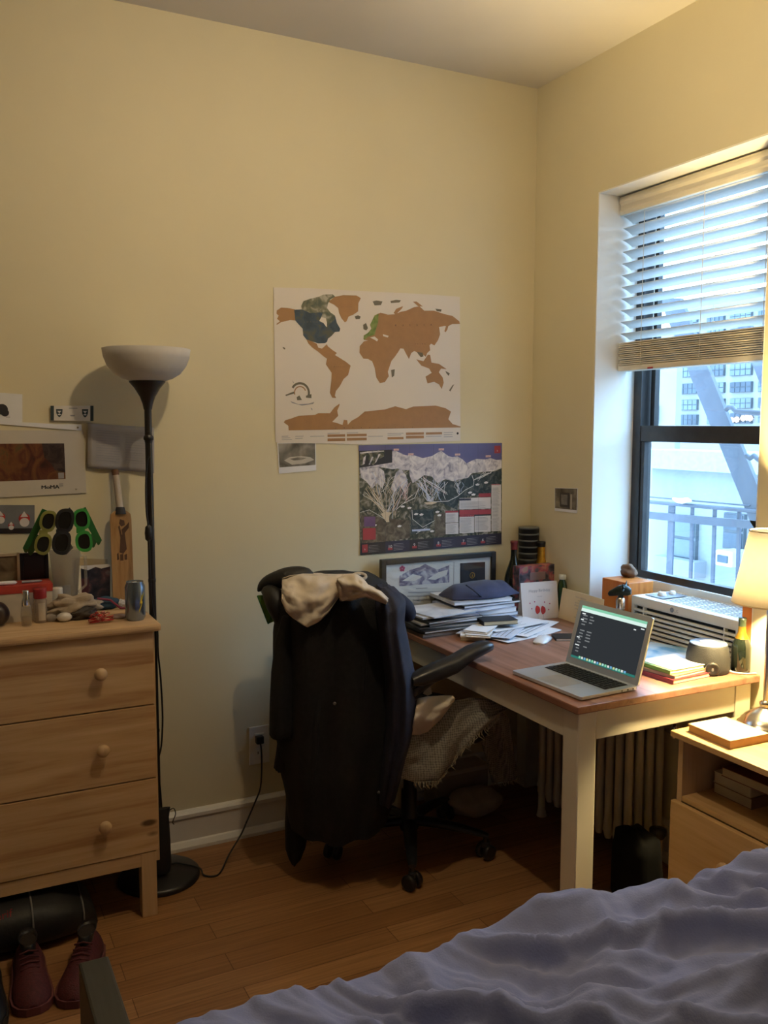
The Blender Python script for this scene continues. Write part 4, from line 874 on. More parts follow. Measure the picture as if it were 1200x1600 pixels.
for u0, u1, v in ((-.42, -.37, .795), (-.42, -.38, .70), (.385, .43, .795), (-.42, -.38, .42), (-.42, -.36, .30), (.30, .33, .76)): b.poly([sq(u, w, .0033) for u, w in ((u0, v), (u1, v), (u1, v+.016), (u0, v+.016))], MW)
DC = [emit('dock_%d' % i, cc, .8) for i, cc in enumerate(((.3, .8, .5), (.9, .95, .9), (.2, .5, .8), (.7, .8, .4), (.5, .9, .8)))]
for k in range(18): u0 = -.33+.037*k; b.poly([sq(u, w, .0034) for u, w in ((u0, .118), (u0+.026, .118), (u0+.026, .152), (u0, .152))], DC[k % 5])
b.build('display', lp)
b = MB(); 
for u_, w_ in ((.70, .02), (.80, .03), (.90, .02)): b.poly([lq(.5005, u_, .005), lq(.5005, u_+w_, .005), lq(.5005, u_+w_, .009), lq(.5005, u_, .009)], M_ink)
b.build('ports', lp)

# ---- right end of the desk
pb = Zc([(1010, 1050), (1060, 1073), (1108, 1060), (1050, 1030)], T); M_lime = mat('lime_cover', (.17, .30, .04), .5); 
rbook('book', (-.232, -1.075, T), .185, .145, .013, radians(4), mat('crimson_cover', (.22, .03, .04), .5), 'crimson book at the bottom of the stack beside the speaker', 'book', mat('cream_leaf', (.66, .58, .40), .8), 'books beside the speaker')
rbook('book', (-.228, -1.068, T+.0135), .18, .14, .009, radians(7), mat('tan_cover', (.36, .22, .12), .6), 'tan book in the middle of the stack beside the speaker', 'book', None, 'books beside the speaker')
rbook('book', (-.225, -1.06, T+.023), .175, .135, .011, radians(2), M_lime, 'green spined notebook topping the stack beside the speaker', 'notebook', None, 'books beside the speaker')
b = MB(); b.box((-.300, -1.128, T+.0342), (-.140, -.992, T+.0352), M_paper, 0, radians(2)); tag(b.build('note_sheet'), 'blank white sheet on top of the green spined notebook', 'paper')
M_brch = blotch('blue_brochure_print', [(.38, (.16, .40, .60)), (.5, (.55, .68, .74)), (.6, (.72, .72, .70))], 9, .4, 3, .5)
rbook('magazine', (-.125, -.90, T), .24, .20, .009, radians(8), mat('tan_magazine', (.42, .32, .2), .6), 'tan magazine lying under the blue brochure behind the laptop', 'magazine', M_paper)
rbook('brochure', (-.12, -.905, T+.0095), .22, .19, .006, radians(20), M_brch, 'pale brochure with a blue print in front of the cooler', 'magazine', M_paper)
ps = PZ(1113, 1046, T); sp_t = thing('wireless_speaker', (-.112, -1.088, T), 'round black speaker with a front dial on the desk corner', 'speaker')
M_fab = mat('charcoal_speaker_cloth', (.013, .0135, .015), .7, var=.2, scale=90, bump=.3, bscale=500); sc_ = Vector((-.112, -1.088, T)); sr = .0665; sh_ = PA(1113, 1004, -1.088).z-T
b = MB(); b.lathe([(sr*.93, 0), (sr*.99, .004), (sr, .018), (sr*.97, sh_*.6), (sr*.87, sh_-.006), (sr*.83, sh_-.001), (0, sh_)], sc_, M_fab, 40); b.build('body', sp_t)
b = MB(); b.lathe([(sr*.84, sh_-.001), (sr*.84, sh_+.002), (sr*.80, sh_+.003), (0, sh_+.003)], sc_, mat('grey_satin_top', (.16, .19, .24), .3, .3), 40); b.build('top_panel', sp_t)
b = MB(); b.lathe([(.026, 0), (.026, .002), (.022, .003), (0, .003)], sc_+VZ*(sh_+.003), mat('pale_button', (.40, .42, .46), .3), 28); b.build('button', sp_t)
dn = (CAM-sc_); dn.z = 0; dn.normalize(); dn = (Matrix.Rotation(radians(12), 3, 'Z') @ dn)
b = MB(); b.lathe([(.020, -.004), (.020, .006), (.016, .009), (.012, .007), (0, .006)], sc_+dn*sr*.97+VZ*.022, M_black, 24, dn); b.lathe([(.0205, .002), (.022, .004), (.0205, .006)], sc_+dn*sr*.97+VZ*.022, M_nickel, 24, dn, False); b.text('8', .014, sc_+dn*(sr*.97+.0075)+VZ*.017, VZ.cross(dn), VZ, M_grey); b.build('dial', sp_t)
b = MB(); b.tube([sc_+Vector((.03, -.05, .010)), (-.065, -1.155, T+.0035), (-.045, -1.176, T+.0035), (-.02, -1.183, T+.0035), (-.012, -1.186, T+.0035)], .0025, mat('white_cable', (.7, .68, .6), .5)); lab(b.build('cable', sp_t), 'white power cable')
pb2 = PA(1148, 985, -1.055); bottle(-.034, -1.146, PA(1148, 967, -1.146).z-T, .029, 'champagne bottle with gold foil behind the round speaker', mat('dark_green_foil', (.02, .035, .02), .4), M_gold, .026, 'champagne_bottle')
M_or = wood('orange_stained_board', (.40, .10, .015), (.55, .17, .025), (.62, .22, .04), (12, 12, 1.2), .45, True)
zo = .935
p0 = PB(944, 925, .03); p1 = PB(983, 925, .005)
b = MB(); b.box((.005, -.598, WZ0+.006), (.125, -.455, zo), M_or, .003); tag(b.build('orange_box'), 'orange wooden box filling the gap left of the cooler', 'box')
b = MB(); b.box((.004, -1.149, WZ0+.006), (.150, -1.110, .985), M_or, .003); tag(b.build('orange_box'), 'orange wooden box filling the gap right of the cooler behind the bedside lamp', 'box')
b = MB(); b.blob((.098, -.495, zo+.022), (.026, .034, .026), mat('brown_paper_bag', (.15, .085, .045), .8, var=.2, bump=.4, bscale=40), 3, .22, 1.7, 20, 14, -.0215); tag(b.build('paper_bag'), 'crumpled brown bag at the lower left window corner', 'bag')
# dark bull head stopper on a bottle
pbull = PB(970, 925, -.09); bx, by, bz = pbull.x, pbull.y, pbull.z; M_brz = mat('dark_green_bronze', (.020, .032, .028), .35, .5, var=.3, scale=60)
bo = thing('stoppered_bottle', (bx, by, T), 'bottle with a dark bull head stopper between cards and cooler', 'bottle')
b = MB(); b.lathe([(.030, 0), (.032, .004), (.032, bz-T-.10), (.026, bz-T-.085), (.013, bz-T-.07), (.013, bz-T-.05)], (bx, by, T), M_grn, 20); b.build('body', bo)
b = MB(); b.lathe([(.0155, bz-T-.06), (.0155, bz-T-.025), (.012, bz-T-.02)], (bx, by, T), M_nickel, 18); b.build('collar', bo)
b = MB(); ru = (UB*.8+UA*.6).normalized()
rr = []
for t_, w_, h_, dz in ((-.5, .010, .010, .000), (-.35, .016, .017, .002), (-.1, .020, .020, .004), (.15, .017, .018, .000), (.4, .012, .013, -.008), (.55, .010, .010, -.012), (.62, .004, .004, -.013)):
    cc = Vector((bx, by, bz+.004))-ru*t_*.055*1.3+VZ*dz; sd = VZ.cross(ru)
    rr.append([cc+sd*w_*cos(a)+VZ*h_*sin(a) for a in [2*pi*j/14 for j in range(14)]])
b.ring_loft(rr, M_brz); b.lathe([(.011, -.03), (.010, -.015), (.014, .0)], (bx, by, bz), M_brz, 14)
sd = VZ.cross(ru).normalized()
for s_ in (-1, 1):
    h0 = Vector((bx, by, bz+.018))+ru*.012+sd*.012*s_; b.tube([h0, h0+sd*.018*s_+VZ*.004, h0+sd*.026*s_+VZ*.018], [.006, .0045, .001], M_brz); b.tube([h0-ru*.004-VZ*.006, h0+sd*.012*s_-VZ*.006, h0+sd*.020*s_-VZ*.010], [.004, .006, .001], M_brz)
b.build('bull_head', bo)

# ================================================================== DRESSER AND WHAT STANDS ON IT
DT = .915
dr = thing('dresser', (-2.055, -.21, 0), 'raw pine chest of three drawers with round knobs at the left wall', 'dresser')
XL, XR = -2.455, -1.657; YF, YB = -.400, -.025
b = MB(); b.box((XL-.012, YF-.016, DT-.022), (XR+.014, YB, DT), M_pine, .008); b.build('top', dr)
b = MB(); 
for xa, xb in ((XL, XL+.02), (XR-.02, XR)): b.box((xa, YF+.020, .165), (xb, YB, DT-.022), M_pinez, .001)
b.box((XL+.02, YB-.012, .165), (XR-.02, YB-.002, DT-.022), M_pine)
for zz in (.205, .438, .668, .880): b.box((XL+.02, YF+.022, zz-.012), (XR-.02, YF+.05, zz+.006), M_pine)
b.build('carcass', dr)
b = MB(); b.box((XL+.05, YF+.004, .163), (XR-.055, YF+.022, .205), M_pine, .001); b.box((XL+.05, YB-.02, .163), (XR-.055, YB-.002, .205), M_pine); b.build('plinth_rail', dr)
for xa in (XL, XR-.058):
    for ya in (YF+.002, YB-.045):
        b = MB(); b.box((xa, ya, 0), (xa+.043 if xa != XL else xa+.043, ya+.043, .205), M_pinez, .002); b.build('leg', dr) if False else None
for xa in (XL+.004, XR-.060):
    for ya in (YF+.002, YB-.045):
        b = MB(); b.box((xa, ya, 0), (xa+.046, ya+.043, .206), M_pinez, .002); b.build('leg', dr)
for k, (za, zb) in enumerate(((.669, .893), (.440, .665), (.208, .436))):
    b = MB(); b.box((XL+.008, YF, za), (XR-.008, YF+.020, zb), M_pine, .002); d = b.build('drawer', dr)
    for xk in (-1.823, -2.287):
        zk = (.785, .556, .322)[k]
        b = MB(); b.lathe([(.008, 0), (.008, .012), (.0175, .018), (.0190, .024), (.0175, .031), (.010, .034), (0, .035)], (xk, YF, zk), M_pinez, 22, (0, -1, 0)); b.build('knob', d)
def basey(px, py): 
    p = PZ(px, py, DT); return p
def U(px, py, pxw, p): return abs(PA(px+pxw, py, p.y).x-PA(px, py, p.y).x)      # pixel width -> metres at p
# soda can
p = basey(212, 968); r = .030; hc = PA(212, 908, p.y).z-DT
can = thing('soda_can', (p.x, p.y, DT), 'silver blue drink can with a yellow mark at the dresser corner', 'can')
M_can = mat('blue_silver_can', (.27, .34, .46), .22, .85, var=.1, scale=3, stretch=(40, 40, 1))
b = MB(); b.lathe([(r*.82, 0), (r*.86, .003), (r, .010), (r, hc-.016), (r*.84, hc-.004), (r*.86, hc-.001), (r*.84, hc), (r*.80, hc-.003), (0, hc-.003)], p, M_can, 36); b.build('body', can)
b = MB(); M_yel = mat('yellow_print', (.55, .42, .02), .35)
def cyl_pt(c, r, a, z): return Vector((c.x+r*cos(a), c.y+r*sin(a), c.z+z))
a0 = math.atan2(CAM.y-p.y, CAM.x-p.x)+radians(38)
for (u0, v0), (u1, v1), w_ in (((-.30, .030), (.10, .058), .007), ((.10, .058), (-.12, .056), .006), ((-.12, .056), (.30, .086), .008), ((-.22, .050), (.05, .080), .005)):
    n_ = 6; pts = [cyl_pt(p, r+.0006, a0+u0+(u1-u0)*i/n_, v0+(v1-v0)*i/n_) for i in range(n_+1)]
    b.add([q+VZ*w_/2 for q in pts]+[q-VZ*w_/2 for q in pts], [[i, i+1, n_+2+i, n_+1+i] for i in range(n_)], M_yel)
b.build('print', can)
b = MB(); b.box((p.x-.010, p.y-.006, DT+hc-.003), (p.x+.006, p.y+.006, DT+hc-.0015), M_chrome, .0005); b.build('pull_tab', can)
# cricket bat
pb0, pb1 = PA(193, 938, -.075), PA(188, 798, -.035); ph = PA(180, 736, -.018)
M_bat = wood('honey_willow', (.30, .15, .05), (.42, .24, .10), (.50, .31, .14), (20, 20, 1.0), .4, False)
bt2 = thing('cricket_bat', (pb0.x, pb0.y, DT), 'small signed cricket bat leaning on the wall behind the can', 'cricket bat')
ax = (pb1-pb0).normalized(); hw = U(193, 870, 16.5, pb0); Lb = (pb1-pb0).length+.0
sd = UA-ax*UA.dot(ax); sd.normalize(); fn_ = sd.cross(ax); fn_ = -fn_ if fn_.y > 0 else fn_
rr = []
for t_, w_, th in ((0, .75, .006), (.02, .95, .010), (.06, 1, .013), (.5, 1, .016), (.90, 1, .010), (.955, .93, .009), (.985, .62, .009), (1.0, .34, .009)):
    cc = pb0+ax*(t_*Lb)+VZ*.002; w2 = hw*w_
    rr.append([cc-sd*w2+fn_*.004, cc-sd*w2*.6+fn_*.006, cc+sd*w2*.6+fn_*.006, cc+sd*w2+fn_*.004, cc+sd*w2-fn_*.004, cc-fn_*th, cc-sd*w2-fn_*.004])
b = MB(); b.ring_loft(rr, M_bat, True, True, False); b.build('blade', bt2)
b = MB(); b.tube([pb1-ax*.01, pb1.lerp(ph, .4), pb1.lerp(ph, .9)], [.0125, .0115, .0105], mat('off_white_grip', (.50, .44, .38), .8, bump=.3)); b.tube([pb1.lerp(ph, .9), ph, ph+ax*.005], [.0115, .012, .010], mat('brown_grip_end', (.14, .07, .04), .7)); b.build('handle', bt2)
b = MB(); b.tube([pb1-ax*.012+VZ*0, pb1+ax*.012], [.019, .0135], M_ink, 14); b.build('binding', bt2)
b = MB(); M_bp = mat('brown_ink', (.09, .04, .02), .6); c_ = pb0+ax*Lb*.72+fn_*.0066
def bp(u, v): return c_+sd*u*hw+ax*v
for pts in ([(-.1, .055), (.3, .05), (.35, .035), (.0, .03), (-.2, .04)], [(-.3, .03), (-.15, .035), (.1, -.01), (-.05, -.02)], [(.0, .02), (.5, .035), (.75, .045), (.7, .025), (.1, .0)], [(-.1, .0), (.3, .01), (.45, -.045), (.1, -.06), (-.25, -.055)], [(-.5, -.06), (-.35, -.055), (-.3, -.078), (-.5, -.08)], [(-.2, -.062), (.1, -.06), (.1, -.082), (-.2, -.082)], [(.2, -.064), (.45, -.060), (.45, -.080), (.2, -.08)]):
    b.poly([bp(u, v) for u, v in pts], M_bp)
b.build('printed_emblem', bt2)
# clear plastic pitcher with three sunglasses hooked over its rim
M_plas = M_pl = None
def plastic(name, c, a=.35):
    M = bpy.data.materials.new(name); M.use_nodes = True; t = M.node_tree; t.nodes.clear(); N, L = t.nodes, t.links
    d = N.new('ShaderNodeBsdfPrincipled'); d.inputs['Base Color'].default_value = tuple(c)+(1,); d.inputs['Roughness'].default_value = .2
    tr = N.new('ShaderNodeBsdfTransparent'); nz = N.new('ShaderNodeTexNoise'); nz.inputs['Scale'].default_value = 30
    mr = N.new('ShaderNodeMapRange'); mr.inputs['To Min'].default_value = a-.02; mr.inputs['To Max'].default_value = a+.02
    x = N.new('ShaderNodeMixShader'); o = N.new('ShaderNodeOutputMaterial'); L.new(nz.outputs[0], mr.inputs[0]); L.new(mr.outputs[0], x.inputs[0])
    L.new(tr.outputs[0], x.inputs[1]); L.new(d.outputs[0], x.inputs[2]); L.new(x.outputs[0], o.inputs[0]); return M
M_pl = plastic('frosted_clear_plastic', (.62, .60, .55), .26)
yp = -.10; p0 = PA(104, 935, yp); rt = U(75, 860, 25.5, Vector((0, yp, 0))); zt2 = PA(100, 857, yp).z; hp = zt2-DT
pit = thing('clear_pitcher', (p0.x, yp, DT), 'clear plastic pitcher holding sunglasses on the dresser', 'pitcher')
b = MB(); rb_ = rt*.66
b.lathe([(rb_*.9, 0), (rb_, .004), (rt*.98, hp-.004), (rt, hp), (rt*.96, hp), (rb_*.96, .008), (0, .006)], (p0.x, yp, DT), M_pl, 32); b.build('body', pit)
b = MB(); b.tube([(p0.x+rt*.95, yp, DT+hp*.88), (p0.x+rt*1.25, yp, DT+hp*.86), (p0.x+rt*1.25, yp, DT+hp*.4), (p0.x+rb_*1.1, yp, DT+hp*.28)], .005, M_pl); b.build('handle', pit)
b = MB(); b.box((p0.x-.018, yp-.012, DT+.009), (p0.x+.012, yp-.006, DT+.085), M_gpap, 0, radians(15)); tag(b.build('folded_note'), 'folded grey note standing inside the clear pitcher', 'paper')
M_dlens = mat('dark_lens', (.012, .012, .012), .08, spec=.6)
def sunglasses(label, lens, lr, temple, M, y, temple_dir, M2=None):
    """worn-wayfarer style glasses hung upright: lens centres and temple ends given as points on the plane y"""
    P = [PA(a, c, y) for a, c in lens]; c = (P[0]+P[1])/2
    o = thing('sunglasses', c, label, 'sunglasses'); ax = (P[1]-P[0]).normalized(); sd = Vector((ax.z, 0, -ax.x)); sd = sd if sd.x > 0 else -sd
    half = (P[1]-P[0]).length/2; rw = U(100, 820, lr[0], c); rh = min(half*.92, U(100, 820, lr[1], c))
    def oval(cc, kx, ky, yo, sgn): 
        out = []
        for i in range(22):
            a = 2*pi*i/22; ca, sa = cos(a), sin(a); k = 1/((abs(ca)**2.6+abs(sa)**2.6)**(1/2.6))
            out.append(cc+sd*(ca*k*kx)+ax*(sa*k*ky*(1+.10*ca))+Vector((0, yo, 0)))
        return out
    b = MB()
    for q in P:
        n = 22; A_ = oval(q, rw*1.22, rh*1.16, -.004, 1); B_ = oval(q, rw*.86, rh*.84, -.005, 1); C_ = oval(q, rw*.86, rh*.84, .003, 1); D_ = oval(q, rw*1.22, rh*1.16, .003, 1)
        b.ring_loft([A_, B_, C_, D_, A_], M, False, True, False)
    b.box(c-Vector((rw*.9, .003, half*.24)), c+Vector((rw*.35, .003, half*.24)), M, .002)
    b.build('frame', o)
    for q in P:
        b = MB(); A_ = oval(q, rw*.87, rh*.85, -.0015, 1); B_ = oval(q, rw*.87, rh*.85, .0005, 1); b.ring_loft([A_, B_], M_dlens, True, True, False); b.build('lens', o)
    for (s_, e_) in temple:
        a, e2 = PA(*s_, y+.002), PA(*e_, y+.045); mid = a.lerp(e2, .75); d = (e2-a); tip = e2+Vector((0, .010, -.012)); wv = d.cross(Vector((0, 1, 0))).normalized()
        rr = []
        for q, w_ in ((a, .012), (a.lerp(e2, .3), .0115), (mid, .0095), (e2, .009), (tip, .003)): rr.append([q-wv*w_+Vector((0, -.0016, 0)), q+wv*w_+Vector((0, -.0016, 0)), q+wv*w_+Vector((0, .0016, 0)), q-wv*w_+Vector((0, .0016, 0))])
        b = MB(); b.ring_loft(rr, M2 or M, True, True, False); b.build('temple', o)
    return o
M_green = mat('green_plastic_frame', (.04, .28, .05), .35, var=.1); M_olive = mat('yellow_green_frame', (.24, .24, .06), .35, var=.1); M_gdark = mat('deep_green_temple', (.025, .16, .04), .4)
sunglasses('yellow green framed sunglasses with green arms, left of three pairs on the pitcher', [(75, 814), (67, 850)], (10.5, 15), [((72, 797), (40, 858)), ((64, 838), (47, 862))], M_olive, -.19, -1, M_gdark)
sunglasses('black framed sunglasses between the two green pairs', [(101, 813), (96, 848)], (12, 17), [((104, 797), (118, 812)), ((100, 862), (112, 852))], M_black, -.195, 1)
sunglasses('bright green framed sunglasses, right of three pairs on the pitcher', [(127, 811), (131, 846)], (11, 15), [((128, 795), (155, 846)), ((138, 838), (147, 850))], M_green, -.19, 1, M_gdark)
# box with red lid, frames behind it
yb = -.20; bx0, bx1 = PA(-40, 940, yb).x, PA(82, 940, yb).x; zl_ = PA(40, 914, yb).z; bxo = thing('shoe_box', ((bx0+bx1)/2, yb+.05, DT), 'low white box with a bright red lid behind the perfume bottle', 'box')
b = MB(); b.box((bx0, yb, DT), (bx1, yb+.095, zl_-.020), mat('white_carton', (.60, .54, .45), .7), .001); b.build('base', bxo)
b = MB(); b.box((bx0-.002, yb-.002, zl_-.024), (bx1+.002, yb+.097, zl_), mat('red_carton', (.42, .045, .03), .55), .001); b.build('lid', bxo)
b = MB(); q0, q1 = PA(-12, 911, yb+.02), PA(27, 910, yb+.02); q0.z = q1.z = zl_+.0065; b.tube([q0, q0.lerp(q1, .9), q1], [.006, .006, .001], M_lpan, 10); tag(b.build('marker_pen'), 'white marker pen lying on the red box lid', 'pen')
b = MB(); q0, q1 = PA(34, 910, yb+.03), PA(66, 906, yb+.03); q0.z = q1.z = zl_+.0045; b.tube([q0, q0.lerp(q1, .85), q1], [.004, .004, .001], M_grey, 8); tag(b.build('pen'), 'thin grey pen beside the white marker on the red lid', 'pen')
def pframe(l, t, r, bt_, y, M, Mi, label, w=.010):
    a, c = PA(l, bt_, y), PA(r, t, y); zb = DT; o = thing('framed_photo', ((a.x+c.x)/2, y, zb), label, 'picture frame')
    b = MB(); b.box((a.x, y-.006, zb), (a.x+w, y+.008, c.z), M, .002); b.box((c.x-w, y-.006, zb), (c.x, y+.008, c.z), M, .002); b.box((a.x+w, y-.006, c.z-w), (c.x-w, y+.008, c.z), M, .002); b.box((a.x+w, y-.006, zb), (c.x-w, y+.008, zb+w), M, .002); b.build('frame', o)
    b = MB(); b.box((a.x+w, y-.001, zb+w), (c.x-w, y+.006, c.z-w), Mi); b.build('photo', o)
    b = MB(); b.slab([Vector(((a.x+c.x)/2-.01, y+.008, c.z*.4+zb*.6)), Vector(((a.x+c.x)/2+.01, y+.008, c.z*.4+zb*.6)), Vector(((a.x+c.x)/2+.01, y+.035, zb)), Vector(((a.x+c.x)/2-.01, y+.035, zb))], (0, .002, 0), M_black); b.build('easel', o)
    return o, a, c
yfr = -.085
pframe(-14, 863, 31, 911, yfr, mat('pale_gilt', (.58, .50, .34), .4, .2), blotch('faded_portrait_print', [(.35, (.07, .05, .03)), (.6, (.24, .19, .11))], 18, .4, 2), 'pale gilt photo frame behind the red box, at the left edge', .010)
pframe(31, 862, 75, 911, yfr, mat('black_lacquer', (.014, .010, .010), .3), mat('dark_print', (.028, .018, .018), .3), 'black photo frame under the yellow green sunglasses', .012)
# perfume bottle
p = basey(42, 978); hpf = PA(42, 922, p.y).z-DT; pf = thing('perfume_bottle', (p.x, p.y, DT), 'clear perfume bottle with tall silver cap, nearest the dresser front', 'bottle')
r = U(42, 960, 9.5, p); b = MB(); b.lathe([(r*.7, 0), (r*.85, .004), (r, hpf*.28), (r*.86, hpf*.52), (r*.70, hpf*.58)], p, plastic('clear_amber_glass', (.50, .42, .30), .30), 26); b.build('flask', pf)
b = MB(); b.lathe([(r*.5, .003), (r*.68, .006), (r*.78, hpf*.26), (0, hpf*.27)], p, plastic('perfume_liquid', (.45, .30, .16), .45), 22); b.build('perfume', pf)
b = MB(); b.lathe([(r*.70, hpf*.57), (r*.74, hpf*.60), (r*.56, hpf*.97), (r*.50, hpf), (0, hpf)], p, M_chrome, 26); b.build('cap', pf)
p = basey(64, 972); hj = PA(64, 918, p.y).z-DT; r = U(64, 950, 10.5, p); jr = thing('jar', (p.x, p.y, DT), 'clear jar with red screw lid beside the perfume bottle', 'jar')
b = MB(); b.lathe([(r*.95, 0), (r, .004), (r, hj*.62), (r*.85, hj*.72)], p, plastic('cloudy_jar_glass', (.48, .38, .30), .5), 26); b.build('body', jr)
b = MB(); b.lathe([(r*.98, hj*.70), (r, hj*.72), (r, hj*.97), (r*.95, hj), (0, hj)], p, mat('red_lid', (.30, .02, .025), .4), 26); b.build('lid', jr)
b = MB(); a0 = math.atan2(CAM.y-p.y, CAM.x-p.x); n_ = 8
for k in range(n_): b.add([cyl_pt(p, r+.0005, a0+(-.3+1.1*k/n_), .008), cyl_pt(p, r+.0005, a0+(-.3+1.1*(k+1)/n_), .008), cyl_pt(p, r+.0005, a0+(-.3+1.1*(k+1)/n_), hj*.58), cyl_pt(p, r+.0005, a0+(-.3+1.1*k/n_), hj*.58)], [[0, 1, 2, 3]], mat('paper_label', (.46, .40, .32), .7) if k == 0 else b.mats[0])
b.build('paper_label', jr)
p = basey(90, 962); hj = PA(90, 918, p.y).z-DT; r = U(90, 940, 11, p); wb = thing('pill_bottle', (p.x, p.y, DT), 'white pill bottle with a dark green band beside the red lidded jar', 'bottle')
b = MB(); M_wp = mat('white_plastic', (.62, .60, .55), .35); b.lathe([(r*.96, 0), (r, .003), (r, hj*.55), (r*.9, hj*.62)], p, M_wp, 26); b.build('body', wb)
b = MB(); b.lathe([(r*.98, hj*.24), (r*1.015, hj*.245), (r*1.015, hj*.50), (r*.98, hj*.505)], p, mat('dark_green_label', (.02, .05, .05), .5), 26, (0, 0, 1), False); b.build('label_band', wb)
b = MB(); b.lathe([(r*.84, hj*.60), (r*.86, hj*.64), (r*.86, hj*.96), (r*.80, hj), (0, hj)], p, M_wp, 26); b.build('cap', wb)
# dark ball at the left edge
p = basey(-4, 978); b = MB(); b.blob((p.x, p.y, DT+.036), (.036, .036, .036), mat('dark_plum_plastic', (.02, .012, .016), .3), 2, .02, 1, 26, 16); tag(b.build('dark_ball'), 'dark round object at the left edge of the dresser top', 'ball')
# white stone, clear stone
p = basey(101, 971); b = MB(); b.blob((p.x, p.y, DT+.014), (.023, .018, .0142), mat('white_pebble', (.62, .60, .60), .25), 5, .03, 1, 24, 14, -.0138); tag(b.build('pebble'), 'smooth white pebble in front of the crumpled rag', 'stone')
p = basey(80, 971); b = MB(); b.blob((p.x, p.y, DT+.012), (.018, .015, .0122), plastic('cloudy_stone', (.45, .40, .36), .6), 8, .10, 2, 20, 12, -.0118); tag(b.build('glass_stone'), 'small cloudy glass stone between jar and white pebble', 'stone')
# crumpled beige rag
def crumple(name, c, r, M, seed, label, cat, amp=.30, fr=2.2, sub=0):
    b = MB(); b.blob(c, r, M, seed, amp, fr, 40, 24, -r[2]*.95); return tag(b.build(name, subsurf=sub), label, cat)
p = PA(116, 948, -.215); crumple('crumpled_rag', (p.x, -.215, DT+.036), (.072, .034, .036), mat('beige_rag', (.42, .34, .25), .9, var=.15, bump=.5, bscale=70), 11, 'crumpled beige rag lying before the clear pitcher', 'cloth', .32, 2.6)
p = basey(131, 968); crumple('dark_pouch', (p.x, p.y+.01, DT+.018), (.045, .024, .019), mat('dark_brown_leather', (.035, .025, .018), .6, var=.3), 4, 'dark brown pouch between the rag and the red beads', 'pouch', .22, 2.0)
p = basey(163, 955); crumple('blue_pouch', (p.x+.005, p.y+.03, DT+.020), (.048, .022, .021), mat('teal_blue_fabric', (.02, .06, .12), .8), 6, 'teal blue pouch behind the red beads', 'pouch', .12, 1.4)
b = MB(); q0 = PZ(168, 946, DT+.03); pz = [Vector((p.x-.02, p.y+.004, DT+.042)), Vector((p.x+.02, p.y+.002, DT+.034)), Vector((p.x+.05, p.y-.002, DT+.006)), Vector((p.x+.075, p.y-.004, DT+.004))]; b.tube(pz, .0035, mat('magenta_cord', (.22, .02, .06), .6)); tag(b.build('cord'), 'magenta cord draped over the teal blue pouch', 'cord')
p = basey(158, 973); bd = thing('bead_string', (p.x, p.y, DT), 'tangled red string with small pink beads on the dresser edge', 'beads')
rb = random.Random(9); b = MB(); pts = []
for i in range(60): a = i*.61; rr_ = .019+.011*sin(i*1.3); pts.append(Vector((p.x+rr_*1.35*cos(a), p.y+rr_*.75*sin(a), DT+.004+.034*(i/60)*(.6+.4*sin(i*.9)))))
b.tube(pts, .0013, M_red, 6); b.build('string', bd)
for i in range(9): b = MB(); q = pts[8+i*5]; b.lathe([(0, -.0065), (.005, -.004), (.006, 0), (.005, .004), (0, .0065)], q+VZ*.003, mat('pink_bead', (.48, .22, .20), .4) if i % 3 else M_red, 10, (rb.uniform(-1, 1), rb.uniform(-1, 1), .3), False); b.build('bead', bd)
p = basey(186, 965); b = MB(); b.lathe([(.020, 0), (.022, .002), (.022, .005), (.017, .009), (0, .010)], p, mat('grey_pink_lid', (.36, .27, .25), .45), 26); tag(b.build('flat_round_tin'), 'flat round greyish tin beside the drink can', 'tin')
p = PA(184, 940, -.045); crumple('tissue_ball', (p.x+.004, -.115, DT+.012), (.016, .012, .0125), M_lpan, 21, 'small crumpled tissue at the foot of the cricket bat', 'tissue', .3, 3)
# postcards standing behind
q = [PA(126, 884, -.045), PA(172, 881, -.045), PA(172, 938, -.06), PA(126, 938, -.06)]; q[2].z = q[3].z = DT; b = MB(); b.slab(q, (0, .002, 0), blotch('night_city_print', [(.34, (.010, .014, .024)), (.5, (.03, .03, .045)), (.62, (.12, .06, .07)), (.75, (.20, .20, .20))], 26, .4, 6))
b.poly([bil(q, u, v)+NA*.001 for u, v in ((0, 0), (1, 0), (1, .06), (.7, .10), (.5, .05), (.25, .12), (0, .06))], M_lpan); b.poly([bil(q, u, v)+NA*.001 for u, v in ((0, .3), (.28, .34), (.26, .7), (.1, .9), (0, .8))], mat('plum_print', (.08, .02, .03), .4)); tag(b.build('postcard'), 'dark city postcard standing against the wall beside the cricket bat', 'postcard')
q = [PA(123, 883, -.075), PA(126, 884, -.07), PA(128, 938, -.07), PA(119, 938, -.085)]; q[2].z = q[3].z = DT; b = MB(); b.slab(q, (0, .0015, 0), M_cream); tag(b.build('folded_card'), 'cream folded card seen edge on left of the dark postcard', 'card')
q = [PA(118, 872, -.012), PA(168, 874, -.012), PA(168, 936, -.022), PA(118, 936, -.022)]; q[2].z = q[3].z = DT; b = MB(); b.slab(q, (0, .002, 0), mat('tan_envelope', (.50, .40, .25), .7)); tag(b.build('envelope'), 'tan envelope standing behind the dark postcard', 'envelope')

